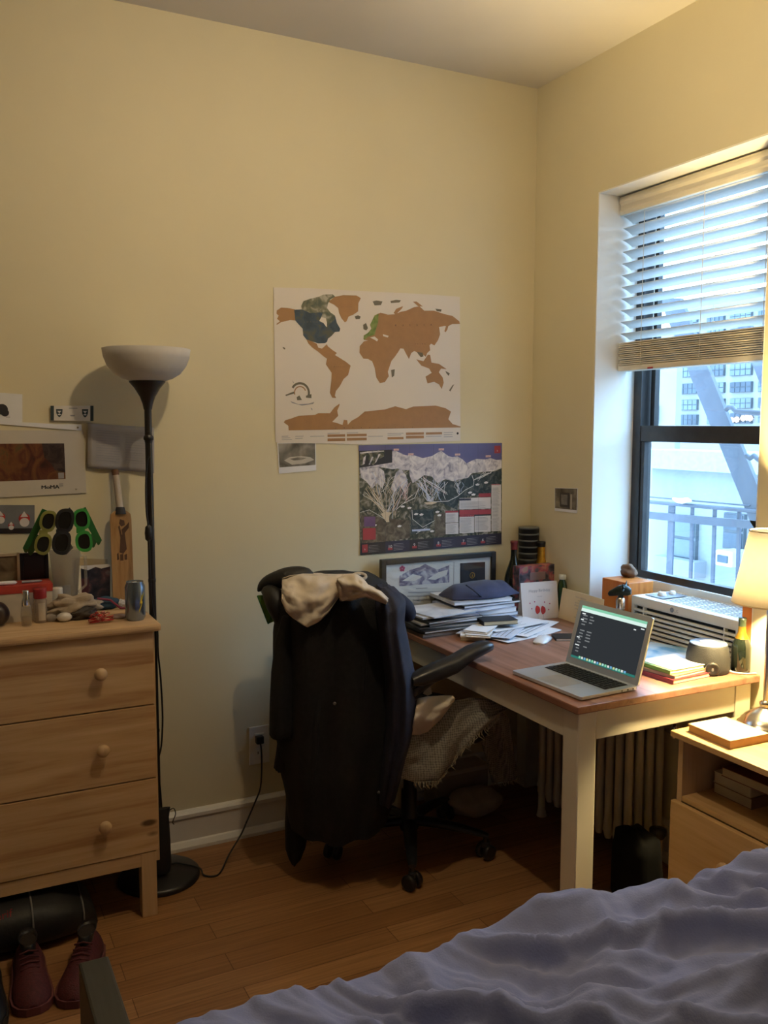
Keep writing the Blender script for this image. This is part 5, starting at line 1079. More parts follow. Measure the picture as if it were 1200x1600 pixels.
# ---- torchiere floor lamp
LX, LY = -1.6165, -.174
fl = thing('floor_lamp', (LX, LY, 0), 'black torchiere floor lamp with white bowl shade beside the dresser', 'lamp')
b = MB(); b.lathe([(.1315, 0), (.134, .004), (.132, .014), (.122, .020), (.05, .030), (.022, .036), (.013, .044)], (LX, LY, 0), M_blackmetal, 48); b.build('base', fl)
b = MB(); b.lathe([(.0115, .04), (.0115, 1.572)], (LX, LY, 0), M_blackmetal, 18)
for zz in (.5, 1.0, 1.45): b.lathe([(.0115, zz), (.0126, zz+.002), (.0126, zz+.010), (.0115, zz+.012)], (LX, LY, 0), M_blackmetal, 18)
b.lathe([(.0115, 1.455), (.016, 1.46), (.016, 1.468), (.0115, 1.475)], (LX, LY, 0), M_blackmetal, 16); b.build('pole', fl)
b = MB(); b.lathe([(.013, 1.555), (.016, 1.572), (.024, 1.595), (.040, 1.622), (.056, 1.641), (.056, 1.644), (0, 1.644)], (LX, LY, 0), M_blackmetal, 32); b.build('cone', fl)
M_bowl = thin('frosted_white_shade', (.72, .70, .68), .30)
b = MB(); op = [(.050, 1.644), (.078, 1.652), (.103, 1.668), (.122, 1.692), (.132, 1.718), (.136, 1.744)]; b.lathe(op+[(r_-.003, z_+.001) for r_, z_ in op[::-1]], (LX, LY, 0), M_bowl, 48, (0, 0, 1), False); b.build('shade', fl)
b = MB(); b.lathe([(.012, 1.645), (.012, 1.675), (.025, 1.70), (.028, 1.72), (.018, 1.74), (0, 1.746)], (LX, LY, 0), mat('unlit_bulb', (.7, .7, .68), .3), 18); b.build('bulb', fl)
def cpth(pp, y): return [PA(a, c, y) for a, c in pp]
b = MB(); yc_ = LY-.016
pts = cpth([(234, 712), (230, 722), (228, 760), (229, 800), (232, 822)], yc_)+cpth([(233, 845), (234, 880), (236, 930), (241, 965), (246, 985), (247, 1020), (251, 1060), (254, 1120), (252, 1165), (247, 1195)], yc_-.005)+[Vector((LX+.012, LY-.004, .25)), Vector((LX+.014, LY+.0, .05)), Vector((LX+.06, LY+.01, .034)), Vector((LX+.125, LY-.035, .022))]
fpts = [PZ(318, 1367, .006), PZ(334, 1369, .004), PZ(345, 1362, .004), PA(358, 1335, -.17), PA(376, 1305, -.12), PA(385, 1285, -.085), PA(400, 1250, -.055), PA(407, 1230, -.045), PA(409, 1195, -.04), PA(408, 1168, -.03), PA(405, 1158, -.022)]
def smooth_pts(P, n=4):
    out = []
    for i in range(len(P)-1):
        p0, p1, p2, p3 = P[max(i-1, 0)], P[i], P[i+1], P[min(i+2, len(P)-1)]
        for k in range(n):
            t = k/n; out.append(0.5*((2*p1)+(p2-p0)*t+(2*p0-5*p1+4*p2-p3)*t*t+(3*p1-p0-3*p2+p3)*t**3))
    return out+[P[-1]]
b.tube(smooth_pts(pts+fpts), .0030, M_black, 8); b.build('cord', fl)
sw = PA(232, 833, yc_); b = MB(); b.lathe([(.004, -.026), (.010, -.020), (.012, 0), (.010, .020), (.004, .026)], sw, M_black, 16, (.02, 0, 1), True, True, 1, .8); lab(b.build('switch', fl), 'inline black cord switch')
b = MB(); pp = PA(404, 1155, -.010); b.box((pp.x-.014, -.034, pp.z-.012), (pp.x+.014, -.010, pp.z+.016), M_black, .004); b.build('plug', fl)
# drawstring pouch on the lamp foot
q0, q1 = PA(258, 1258, -.20), PA(257, 1328, -.20); b = MB(); rr = []
for t_, w_, d_ in ((0, .026, .014), (.1, .030, .020), (.5, .027, .018), (.85, .024, .014), (.95, .026, .012), (1, .027, .010)):
    z_ = .040+(q0.z-.040)*t_; cx_ = PA(257+1.5*t_, 1300, -.215).x-.012; rr.append([Vector((cx_+w_*cos(a)*(1+.06*sin(3*a+t_*7)), -.222+d_*sin(a), z_)) for a in [2*pi*j/18 for j in range(18)]])
b.ring_loft(rr, mat('black_nylon', (.012, .012, .013), .7)); dp = tag(b.build('drawstring_pouch'), 'black drawstring pouch standing on the floor lamp base', 'pouch')
b = MB(); zt3 = q0.z; xq = rr[-1][0].x; b.tube(smooth_pts([Vector((xq-.004, -.225, zt3-.01)), Vector((xq+.010, -.225, zt3-.005)), Vector((xq+.016, -.226, zt3-.025)), Vector((xq+.006, -.226, zt3-.05)), Vector((xq+.010, -.226, zt3-.06))]), .0016, M_black, 6); child(b, 'drawstring', dp)

# ---- shoes and duffel bag under the dresser
def shoe(name, c, rot, L, Mu, Ms, label, Ml=None):
    c = Vector(c); R = Matrix.Rotation(rot, 3, 'Z'); o = thing(name, c, label, 'shoe')     # toe points along local -y
    def ring(t, hh, w, z0, n=20):
        y = L*(.5-t); out = []
        for j in range(n):
            a = 2*pi*j/n; z = z0+max(0, sin(a))*hh
            out.append(c+R @ Vector((cos(a)*w*(1-.15*max(0, sin(a))), y, z)))
        return out
    sec = [(0, .030, .028), (.04, .058, .037), (.15, .068, .041), (.30, .066, .041), (.45, .060, .043), (.60, .054, .048), (.75, .044, .051), (.88, .034, .047), (.96, .024, .034), (1.0, .010, .014)]
    b = MB(); b.ring_loft([ring(t, h, w, .018) for t, h, w in sec], Mu); b.build('upper', o)
    b = MB(); b.ring_loft([[c+R @ Vector((cos(a)*(w+.003), L*(.5-t)*1.02, z)) for (z) in (0,) for a in [0]] for t, h, w in sec[:1]], Ms, False) if False else None
    out = []
    for t, h, w in sec: out.append((L*(.5-t)*1.02, w+.003))
    pl_ = [(w, y) for y, w in out]+[(-w, y) for y, w in out[::-1]]
    b.ring_loft([[c+R @ Vector((x, y, z)) for x, y in pl_] for z in (.001, .022)], Ms, True, True, False); b.build('sole', o)
    b = MB(); hole = [(cos(a)*.024, L*(.5-.21)+sin(a)*.045) for a in [2*pi*j/18 for j in range(18)]]
    b.ring_loft([[c+R @ Vector((x, y, .018+.079)) for x, y in hole], [c+R @ Vector((x*1.06, y*1.05, .018+.085)) for x, y in hole], [c+R @ Vector((x*.9, y*.9, .018+.083)) for x, y in hole], [c+R @ Vector((x*.8, y*.8, .018+.06)) for x, y in hole]], M_black if Ml is None else Ml, True); b.build('collar', o)
    b = MB()
    for k in range(5):
        t = .40+.062*k; h = .018+.070-.030*((t-.40)/.30)+.002
        b.tube([c+R @ Vector((-.024, L*(.5-t), h-.006)), c+R @ Vector((0, L*(.5-t)-.004, h+.002)), c+R @ Vector((.024, L*(.5-t), h-.006))], .0026, Mu, 6)
    b.build('laces', o); return o
M_sred = mat('maroon_mesh', (.065, .007, .011), .75, var=.25, scale=120, bump=.4, bscale=300); M_ssol = mat('dusty_red_sole', (.12, .035, .042), .6)
pa = PZ(47, 1518, .045); pb3 = PZ(116, 1508, .045)
dirc = math.atan2(CAM.y-pa.y, CAM.x-pa.x)+pi/2
shoe('red_sneaker', (pa.x, pa.y, 0), dirc+radians(2), .255, M_sred, M_ssol, 'left maroon sneaker on the floor before the dresser')
shoe('red_sneaker', (pb3.x+.020, pb3.y, 0), dirc-radians(16), .255, M_sred, M_ssol, 'right maroon sneaker on the floor beside the bed foot')
M_duf = mat('black_duffel_nylon', (.008, .008, .009), .6, var=.3, bump=.3, bscale=80); M_pip = mat('grey_piping', (.16, .15, .15), .5)
pr = PZ(152, 1432, .03); xr = pr.x; xl = xr-.62; yc2 = pr.y+.045; b = MB(); rr = []
def dring(t):
    f_ = 1-abs(2*t-1)**5; x = xl+(xr-xl)*t; h = .145*(.35+.65*f_) if 0 < t < 1 else .03; w = .150*(.45+.55*f_)
    return [Vector((x, yc2+.02+w*(abs(cos(a))**.7)*(1 if cos(a) > 0 else -1), .002+h*.5*(1+(abs(sin(a))**.7)*(1 if sin(a) > 0 else -1))+.004*sin(x*40+a*3)*(f_ > .2)*(sin(a) > 0))) for a in [2*pi*j/28 for j in range(28)]]
TS = [0, .02, .06, .12, .2, .3, .4, .5, .6, .7, .8, .88, .94, .98, 1]; b.ring_loft([dring(t) for t in TS], M_duf)
du = tag(b.build('duffel_bag'), 'black duffel bag with grey piping and red lettering under the dresser', 'bag')
for t in (.70, .93): b = MB(); q = dring(t); ct = sum(q, Vector())/len(q); b.tube([ct+(v_-ct)*1.012 for v_ in q[:15]][::1] if False else [ct+(q[j]-ct)*1.012 for j in [k % 28 for k in range(0, 22)]], .0028, M_pip, 6); child(b, 'piping', du)
b = MB(); tp = PA(-6, 1444, yc2-.155); tp.y = yc2-.140; M_rt = mat('red_lettering', (.30, .02, .03), .5); b.text('erif', .030, tp, (1, 0, .10), (0, .25, 1), M_rt, 'LEFT', 1.05); b2 = child(b, 'lettering', du)
pk2 = PZ(2, 1535, .05); shoe('black_boot', (pk2.x-.040, pk2.y, 0), dirc+radians(3), .27, mat('black_leather', (.008, .008, .009), .5), M_black, 'black shoe at the left picture edge beside the maroon sneakers')

# ================================================================== OFFICE CHAIR AND THE CLOTHES ON IT
CX, CY = -.775, -.37
oc = thing('office_chair', (CX, CY, 0), 'black office chair hung with coats and a fringed blanket at the desk', 'chair')
M_nyl = mat('black_nylon_plastic', (.014, .014, .015), .35, var=.2); M_seat = mat('black_seat_fabric', (.012, .012, .014), .85, var=.2, scale=80)
b = MB(); b.lathe([(.030, .075), (.034, .085), (.034, .13), (.028, .135), (.028, .22), (.020, .225), (.020, .42), (.03, .43)], (CX, CY, 0), M_nyl, 24); b.build('gas_column', oc)
for k, (a, cc) in enumerate([(radians(t), None) for t in (-116, -41, 31, 103, 168)]):
    d = Vector((cos(a), sin(a), 0)); R_ = .275; s_ = Vector((-d.y, d.x, 0)); c0_ = Vector((CX, CY, 0)); rr = []
    for t, z, w, h in ((.02, .110, .026, .034), (.10, .110, .024, .032), (.20, .098, .020, .026), (.26, .088, .017, .020), (.285, .082, .013, .014)):
        rr.append([c0_+d*t+VZ*z+s_*w*cos(q)+VZ*h*.5*sin(q)*2*.5 for q in [2*pi*j/12 for j in range(12)]])
    b = MB(); b.ring_loft(rr, M_nyl); b.build('base_leg', oc)
    w0 = c0_+d*R_; b = MB(); tdir = Vector((cos(a+.9), sin(a+.9), 0)); 
    for s2 in (-1, 1):
        cc = w0+tdir*.012*0+Vector((-tdir.y, tdir.x, 0))*.018*s2+VZ*.027; axv = Vector((-tdir.y, tdir.x, 0)); b.lathe([(.018, -.010), (.0255, -.008), (.027, -.004), (.027, .004), (.0255, .008), (.018, .010)], cc, M_nyl, 24, axv)
    b.lathe([(.009, .030), (.009, .085)], w0, M_nyl, 10); b.box(w0+Vector((-.016, -.012, .040)), w0+Vector((.016, .012, .062)), M_nyl, .006, a); b.build('caster', oc)
b = MB(); rr = []
for z, k in ((.425, .86), (.435, .95), (.455, 1.0), (.480, 1.0), (.497, .95), (.503, .80), (.500, .3)):
    rr.append([Vector((CX+.01+.235*k*(abs(cos(q))**.55)*(1 if cos(q) > 0 else -1), CY+.235*k*(abs(sin(q))**.55)*(1 if sin(q) > 0 else -1), z)) for q in [2*pi*(j+.5)/36 for j in range(36)]])
b.ring_loft(rr, M_seat); b.build('seat', oc)
b = MB(); b.box((CX-.11, CY-.08, .405), (CX+.11, CY+.08, .428), M_nyl, .006); b.build('mechanism', oc)
# reclined back
BX, lean_ = -1.03, -.16
b = MB(); rr = []
for z, w in ((.54, .12), (.57, .17), (.65, .195), (.80, .20), (.92, .18), (.98, .13), (.995, .06)):
    x = BX+lean_*(z-.55); rr.append([Vector((x+.025*sin(q), CY+w*(abs(cos(q))**.6)*(1 if cos(q) > 0 else -1), z)) for q in [2*pi*j/24 for j in range(24)]])
b.ring_loft(rr, M_seat); b.build('backrest', oc)
b = MB(); b.tube([(CX-.08, CY, .415), (CX-.20, CY, .415), (BX-.05, CY, .46), (BX-.055, CY, .55), (BX-.08, CY, .75)], [.02, .02, .02, .018, .016], M_nyl, 10); b.build('back_support', oc)
for ya, sgn in ((-.672, -1), (-.075, 1)):
    P = [(-.935, .722), (-.90, .734), (-.85, .747), (-.78, .764), (-.72, .790), (-.67, .803), (-.645, .803), (-.632, .796)]; rr = []
    for i, (x, z) in enumerate(P):
        w = (.020, .032, .036, .037, .036, .034, .026, .010)[i]; h = (.014, .024, .028, .027, .022, .019, .015, .006)[i]
        rr.append([Vector((x, ya+w*(abs(cos(q))**.7)*(1 if cos(q) > 0 else -1), z-h*.55+h*(abs(sin(q))**.8)*(1 if sin(q) > 0 else -1))) for q in [2*pi*j/20 for j in range(20)]])
    b = MB(); b.ring_loft(rr, M_nyl); a_ = b.build('armrest', oc)
    b = MB(); rr = []
    for x, y, z, w in ((-.79, ya, .755, .050), (-.85, ya, .715, .048), (-.915, ya-sgn*.02, .66, .034), (-.965, ya-sgn*.05, .58, .028), (-.97, ya-sgn*.07, .50, .028), (-.93, ya-sgn*.10, .430, .028), (-.82, ya-sgn*.17, .418, .030)):
        rr.append([Vector((x+w*cos(q), y+.012*sin(q), z+w*.2*cos(q))) for q in [2*pi*j/14 for j in range(14)]])
    b.ring_loft(rr, M_nyl); b.build('armrest_support', oc)

VR = Vector((cos(YAW), -sin(YAW), 0)); VF = Vector((sin(YAW), cos(YAW), 0))
def drape(rows, c0, depth, M, seed, fold=.10, nf=9, n=64, capt=True):
    """hanging garment: rows of (height, left, right) on the plane through c0, given a deep folded cross section"""
    rr = []
    for i, row in enumerate(rows):
        py, l, r_ = row[:3]; dk_ = row[3] if len(row) > 3 else 1.0
        A_, B_ = PD(l, py, c0), PD(r_, py, c0); c = (A_+B_)/2; hw_ = (B_-A_).length/2; ring = []
        for j in range(n):
            a = 2*pi*j/n; k = 1+fold*(.5*sin(nf*a+seed+py*.006)+.5*noise.noise(Vector((cos(a)*2.2+seed, sin(a)*2.2, c.z*3))))*(1-abs(cos(a))**6)
            ring.append(c+VR*hw_*cos(a)*(1 if abs(cos(a)) > .99 else min(k, 1.02) if abs(cos(a)) > .9 else 1)+VF*depth*dk_*sin(a)*k+VZ*.006*noise.noise(Vector((a*2, i, seed))))
        rr.append(ring)
    rr = rr[::-1]
    b = MB(); b.ring_loft(rr, M, capt); return b
def dense(rows, k=4):
    out = []
    for i in range(len(rows)-1):
        for t in range(k): f = t/k; out.append(tuple(a+(c-a)*f for a, c in zip(rows[i], rows[i+1])))
    return out+[rows[-1]]
M_coat = mat('black_wool', (.0085, .0085, .0095), .9, var=.25, scale=60, bump=.3, bscale=300)
M_nvj = mat('dark_navy_fabric', (.012, .013, .032), .8, var=.2, scale=40, bump=.2, bscale=200)
c0 = Vector((-1.06, -.40, 0))
rows = [(897, 512, 560, .3), (902, 470, 590, .7), (912, 446, 606, .85), (930, 436, 616, 1), (955, 431, 624, 1), (985, 427, 629, 1), (1020, 427, 633, 1), (1060, 427, 637, 1), (1100, 428, 640, 1), (1145, 432, 636, 1), (1190, 438, 627, 1), (1230, 447, 618, .95), (1262, 450, 610, .9), (1283, 455, 602, .85)]
b = drape(dense([r if len(r) == 4 else r+(1.0,) for r in rows]), c0, .195, M_coat, 1.3, .16)
coat = tag(b.build('black_coat'), 'long black wool coat draped over the office chair back', 'coat')
sl_rows = [(960, 442, 470, .6), (1000, 430, 472, 1), (1050, 424, 470, 1), (1100, 421.5, 468, 1), (1146, 421, 462, 1), (1150, 424, 458, .8)]
b = drape(dense(sl_rows), c0+VF*(-.10), .055, M_coat, 4.1, .2, 5, 32); child(b, 'sleeve', coat)
sl_rows = [(1130, 436, 470, .6), (1170, 432, 472, 1), (1197, 428, 462, 1), (1202, 434, 456, .8)]
b = drape(dense(sl_rows), c0+VF*(-.04), .05, mat('burgundy_black_lining', (.014, .007, .009), .9), 2.1, .2, 5, 32); child(b, 'hem', coat)
sl_rows = [(1180, 448, 500, 1), (1240, 447, 496, 1), (1290, 445, 484, 1), (1325, 446, 477, .9), (1342, 452, 470, .7), (1350, 457, 463, .4)]
b = drape(dense(sl_rows), c0+VF*(-.02), .04, M_coat, 6.1, .25, 5, 32); child(b, 'tail', coat)
# broad folds on the side that faces the bed
for k, (pts_, r_) in enumerate(((((575, 940), (610, 990), (618, 1060), (610, 1140)), .018), (((505, 985), (498, 1060), (492, 1150), (486, 1240)), .016), (((470, 1000), (462, 1080), (462, 1170)), .014), (((556, 960), (566, 1040), (560, 1140), (548, 1240)), .014))):
    b = MB(); off = c0-VF*(.172 if k in (1, 3) else .135 if k == 2 else .12); P = smooth_pts([PD(a, c, off) for a, c in pts_], 5); n_ = len(P); b.tube(P, [r_*max(.05, sin(pi*(i+.3)/(n_+.2)))**.6 for i in range(n_)], M_coat, 10); child(b, 'fold', coat)
for a_, c_ in ((523, 1099), (620, 1176), (592, 1238)):
    b = MB(); b.lathe([(.005, 0), (.0055, .002), (.003, .004), (0, .004)], PD(a_, c_, c0-VF*(.205 if a_ < 560 else .16)), mat('grey_horn', (.12, .12, .12), .4), 12, -VF); child(b, 'button', coat)
rows = [(915, 590, 606, .3), (925, 585, 624, .6), (940, 585, 634, .9), (970, 590, 632, 1), (1010, 595, 640, 1), (1050, 600, 648, 1), (1090, 600, 650, 1), (1130, 600, 646, 1), (1170, 596, 636, 1), (1210, 592, 626, .9), (1240, 590, 618, .7)]
b = drape(dense(rows), c0-VF*.09, .16, M_nvj, 3.3, .14, 7, 48); nj = tag(b.build('navy_jacket'), 'dark navy jacket hanging under the black coat on the armrest side', 'jacket')
b = MB(); P = smooth_pts([PD(590, 938, c0+VF*.05), PD(615, 940, c0+VF*.0), PD(632, 950, c0+VF*.02), PD(640, 965, c0+VF*.06)], 5); b.tube(P, [.03, .032, .034, .035, .036, .036, .036, .035, .034, .033, .032, .031, .030, .028, .022, .012], M_nvj, 14); child(b, 'sleeve', nj)
# hooded black jacket collar bulging at the left of the top
b = MB(); M_hood = mat('black_shell_fabric', (.010, .010, .011), .55, var=.2)
P = smooth_pts([PD(403, 924, c0), PD(415, 912, c0), PD(440, 905, c0), PD(462, 903, c0), PD(490, 900, c0)], 4); b.tube(P, [.003, .008, .013, .017, .021, .025, .028, .031, .034, .036, .038, .039, .039, .038, .034, .026, .012], M_hood, 16)
P = smooth_pts([PD(409, 925, c0-VF*.02), PD(420, 926, c0-VF*.03), PD(432, 940, c0-VF*.05), PD(440, 960, c0-VF*.06), PD(444, 985, c0-VF*.06)], 4); b.tube(P, [.004, .010, .018, .024, .028, .031, .034, .036, .038, .038, .038, .036, .034, .031, .027, .02, .012], M_hood, 14)
hj2 = tag(b.build('hooded_jacket'), 'black hooded jacket bunched at the left top of the chair back', 'jacket')
b = MB(); P = smooth_pts([PD(444, 900, c0-VF*.03), PD(452, 894, c0), PD(466, 893, c0+VF*.02), PD(482, 897, c0+VF*.03)], 4); b.tube(P, [.006]+[.011]*(len(P)-2)+[.004], M_hood, 10); child(b, 'collar', hj2)
# green cloth corner
q = [PD(a, c, c0-VF*.02) for a, c in ((402, 931), (414, 930), (428, 965), (430, 970), (419, 975), (415, 965))]; b = MB(); b.slab(q, VF*.012, mat('leaf_green_nylon', (.10, .24, .03), .55, var=.15, scale=30)); b.tube([q[0], q[5], q[4]], .0018, M_gdark, 6); b.tube([q[4]-VF*.001, PD(424, 962, c0-VF*.024), q[2]], .0015, M_gdark, 6)
tag(b.build('green_pouch'), 'bright green nylon pouch poking out under the hooded jacket', 'pouch')
# white shirt thrown over the top
M_shirt = mat('off_white_cotton', (.60, .53, .44), .85, var=.05, scale=10, bump=.25, bscale=90); M_shirt2 = M_shirt
TOPR = [(441, 904), (452, 900), (470, 898), (490, 899), (510, 899), (528, 898), (545, 898), (560, 897)]
BOTR = [(440, 938), (447, 955), (458, 966), (472, 976), (480, 980), (497, 972), (513, 957), (527, 935)]
def patch(T_, B_, f, nu, nv, base, out, M, seed, wr=.006, thick=0):
    def at(L_, u):
        x = u*(len(L_)-1); i = min(int(x), len(L_)-2); t = x-i; return (L_[i][0]+(L_[i+1][0]-L_[i][0])*t, L_[i][1]+(L_[i+1][1]-L_[i][1])*t)
    def g(u, v):
        a, c = at(T_, u), at(B_, u); px, py = a[0]+(c[0]-a[0])*v, a[1]+(c[1]-a[1])*v
        d = f(u, v)+wr*noise.noise(Vector((u*5+seed, v*4, seed)))*2+wr*.6*noise.noise(Vector((u*13+seed, v*9, seed)))
        return PD(px, py, base-VF*d)
    b = out or MB(); b.grid(g, nu, nv, M); return b
b = patch(TOPR, BOTR, lambda u, v: .10+.115*min(1, v*2.2)**.7-.05*(2*u-1)**2*(1-v*.3), 40, 28, c0, None, M_shirt, 2.0, .012)
b = patch([(441, 904), (460, 898), (480, 895), (510, 896), (540, 896), (565, 897), (575, 900)], [(441, 904), (452, 900), (470, 898), (498, 899), (520, 899), (545, 898), (560, 897)], lambda u, v: -.10+.20*v, 24, 8, c0, b, M_shirt, 2.4, .003)
sh = tag(b.build('white_shirt', solid=.003), 'crumpled off white shirt thrown over the top of the coats', 'shirt')
b = patch([(527, 905), (540, 898), (555, 897), (566, 904), (574, 914), (592, 922), (606, 936)], [(527, 908), (532, 938), (548, 938), (562, 934), (572, 932), (590, 938), (604, 944)], lambda u, v: .20+.02*u+.05*sin(pi*min(1, v))-.02*(v > .95), 30, 14, c0, None, M_shirt, 5.0, .012); child(b, 'sleeve', sh).modifiers.new('thickness', 'SOLIDIFY').thickness = .003
b = MB(); q = [PD(a, c, c0-VF*.225) for a, c in ((524, 910), (532, 908), (540, 924), (547, 935), (534, 940), (528, 925))]; b.slab(q, VF*.008, M_shirt); child(b, 'cuff', sh)
b = MB(); cc = PD(561, 901, c0-VF*.06); b.tube([cc+VR*.022*cos(a)+VZ*.008*sin(a)+VF*.012*sin(a) for a in [2*pi*j/20 for j in range(21)]], .0055, M_shirt, 8); b.lathe([(0, 0), (.018, .001)], cc-VZ*.004, M_ink, 16); child(b, 'neckband', sh)
b = MB(); q = [PD(a, c, c0-VF*.226) for a, c in ((534, 919), (541, 917), (541, 919.5), (535, 921))]; b.slab(q, VF*.002, M_ink); child(b, 'buttonhole', sh)

# fringed blanket on the seat
M_tw = None
def tweed():
    M, t, bs = _new('grey_woven_blanket'); N, L = t.nodes, t.links; co = N.new('ShaderNodeTexCoord')
    w1 = N.new('ShaderNodeTexWave'); w1.inputs['Scale'].default_value = 42; w1.inputs['Distortion'].default_value = 2.5; w1.bands_direction = 'X'
    w2 = N.new('ShaderNodeTexWave'); w2.inputs['Scale'].default_value = 42; w2.inputs['Distortion'].default_value = 2.5; w2.bands_direction = 'Z'
    n = N.new('ShaderNodeTexNoise'); n.inputs['Scale'].default_value = 140
    for w in (w1, w2, n): L.new(co.outputs['Object'], w.inputs[0])
    a = N.new('ShaderNodeMath'); a.operation = 'MULTIPLY_ADD'; a.inputs[1].default_value = .35; L.new(w1.outputs['Fac'], a.inputs[0])
    a2 = N.new('ShaderNodeMath'); a2.operation = 'MULTIPLY_ADD'; a2.inputs[1].default_value = .35; L.new(w2.outputs['Fac'], a2.inputs[0]); L.new(n.outputs[0], a2.inputs[2]); L.new(a2.outputs[0], a.inputs[2])
    r = ramp(N, [(.45, (.12, .115, .10)), (.75, (.19, .18, .155)), (1.0, (.30, .285, .24))]); L.new(a.outputs[0], r.inputs[0]); L.new(r.outputs[0], bs.inputs['Base Color']); bs.inputs['Roughness'].default_value = .95; return M
M_tw = tweed(); M_fr = mat('pale_yarn', (.36, .34, .25), .9)
cS = Vector((CX, CY-.02, 0))
TB = [(640, 1140), (668, 1118), (700, 1097), (735, 1090), (770, 1094), (797, 1104)]; BB = [(620, 1214), (648, 1222), (684, 1220), (712, 1180), (745, 1148), (779, 1116)]
def bf(u, v): return .25-.10*u+.05*sin(min(1, v*1.2)*pi/2)+.012*sin(u*16+v*2)*v
b = patch(TB, BB, bf, 40, 24, cS, None, M_tw, 3.0, .006)
bl = tag(b.build('woven_blanket', solid=.006), 'grey woven blanket with pale fringe over the chair seat', 'blanket')
def fringe(L_, f, base, n_, ln, rs):
    b = MB(); r_ = random.Random(rs)
    for k in range(n_):
        u = k/(n_-1); x = u*(len(L_)-1); i = min(int(x), len(L_)-2); t = x-i
        px, py = L_[i][0]+(L_[i+1][0]-L_[i][0])*t, L_[i][1]+(L_[i+1][1]-L_[i][1])*t; p = PD(px, py, base-VF*(f(u, 1)+.004)); l = ln*r_.uniform(.6, 1.25)
        b.tube([p, p+VR*r_.uniform(-.3, .5)*l*.5-VZ*l*.5, p+VR*r_.uniform(-.4, .8)*l-VZ*l], [.0022, .002, .0006], M_fr, 5)
    return b
b = fringe(BB[1:], lambda u, v: bf(.2+.8*u, 1), cS, 60, .022, 4); child(b, 'fringe', bl)
T2 = [(742, 1118), (760, 1112), (782, 1112), (796, 1122)]; B2 = [(770, 1222), (784, 1222), (798, 1220), (809, 1214)]
f2 = lambda u, v: -.18+.012*sin(u*12)
b = patch(T2, B2, f2, 14, 20, cS, None, M_tw, 8.0, .004); child(b, 'hanging_end', bl).modifiers.new('thickness', 'SOLIDIFY').thickness = .005
b = fringe(B2, f2, cS, 16, .016, 6); child(b, 'fringe', bl)
b = patch([(652, 1092), (668, 1088), (690, 1087), (707, 1087), (711, 1092)], [(643, 1148), (655, 1148), (668, 1143), (688, 1124), (709, 1096)], lambda u, v: .285-.05*u+.03*sin(pi*v)+.012*sin(u*9+v*3), 20, 18, cS, None, M_shirt, 9.0, .007); tag(b.build('white_cloth', solid=.003), 'crumpled white cloth on the chair seat under the armrest', 'cloth')
q = [PD(a, c, cS-VF*.26) for a, c in ((661, 1084), (672, 1070), (675, 1084), (668, 1087))]; b = MB(); b.slab(q, VF*.006, M_shirt); tag(b.build('paper_scrap'), 'tiny white scrap showing between armrest and chair seat', 'paper')

# things on the floor under the desk
p = PZ(735, 1256, .04); crumple('beige_bag', (p.x+.02, p.y, .050), (.115, .075, .051), mat('dull_beige_canvas', (.45, .39, .31), .9, var=.15), 14, 'dull beige bag on the floor under the desk behind the chair', 'bag', .10, 1.5)
q0, q1 = PZ(690, 1216, .12), PZ(775, 1232, .12); b = MB(); d_ = (q1-q0); ra = math.atan2(d_.y, d_.x); cc = (q0+q1)/2
M_bxo = mat('dull_carton', (.34, .29, .22), .8); cb = thing('carton', (cc.x+.02, cc.y+.10, 0), 'low dull carton on the floor at the back under the desk', 'box'); 
b.box((cc.x-.10, -.14, .001), (cc.x+.14, -.042, .13), M_bxo, .003); b.build('body', cb); b = MB(); b.box((cc.x-.104, -.144, .13), (cc.x+.144, -.040, .148), mat('pale_carton_lid', (.48, .44, .38), .8), .003); b.build('lid', cb)
p = PZ(1017, 1388, .0); b = MB(); rr = []
for z, k in ((.002, .92), (.02, 1.0), (.10, .98), (.17, .93), (.215, .85), (.228, .6), (.231, .2)):
    rr.append([Vector((-.290+.055*k*(abs(cos(q))**.6)*(1 if cos(q) > 0 else -1), -.995+.085*k*(abs(sin(q))**.6)*(1 if sin(q) > 0 else -1)+.006*noise.noise(Vector((q*3, z*20, 1))), z+.006*sin(q*4)*(z > .2))) for q in [2*pi*j/30 for j in range(30)]])
b.ring_loft(rr, mat('black_canvas', (.006, .006, .0065), .9, var=.3, spec=.2)); bg_ = tag(b.build('black_bag'), 'small black bag on the floor between radiator and nightstand', 'bag')

# ================================================================== NIGHTSTAND AND BEDSIDE LAMP
NT = .645; NX0, NX1, NY0, NY1 = -.378, -.010, -1.700, -1.228
ns = thing('nightstand', (-.19, -1.46, 0), 'raw pine nightstand with open shelf and one drawer beside the bed', 'nightstand')
b = MB(); b.box((NX0-.014, NY0-.01, NT-.018), (NX1, NY1+.008, NT), M_piney, .004); b.build('top', ns)
b = MB()
for ya, yb_ in ((NY0, NY0+.018), (NY1-.018, NY1)): b.box((NX0+.012, ya, .10), (NX1, yb_, NT-.018), M_pinez, .001)
b.box((NX1-.012, NY0+.018, .10), (NX1-.002, NY1-.018, NT-.018), M_piney); b.box((NX0+.014, NY0+.018, .440), (NX1-.012, NY1-.018, .455), M_piney, .001); b.box((NX0+.03, NY0+.018, .10), (NX1-.012, NY1-.018, .115), M_piney)
b.build('carcass', ns)
for xa in (NX0+.012, NX1-.045):
    for ya in (NY0+.001, NY1-.041): b = MB(); b.box((xa, ya, 0), (xa+.04, ya+.04, .102), M_pinez, .002); b.build('leg', ns)
b = MB(); b.box((NX0-.008, NY0+.004, .108), (NX0+.010, NY1-.0+.004, .440), M_piney, .003); dw = b.build('drawer', ns)
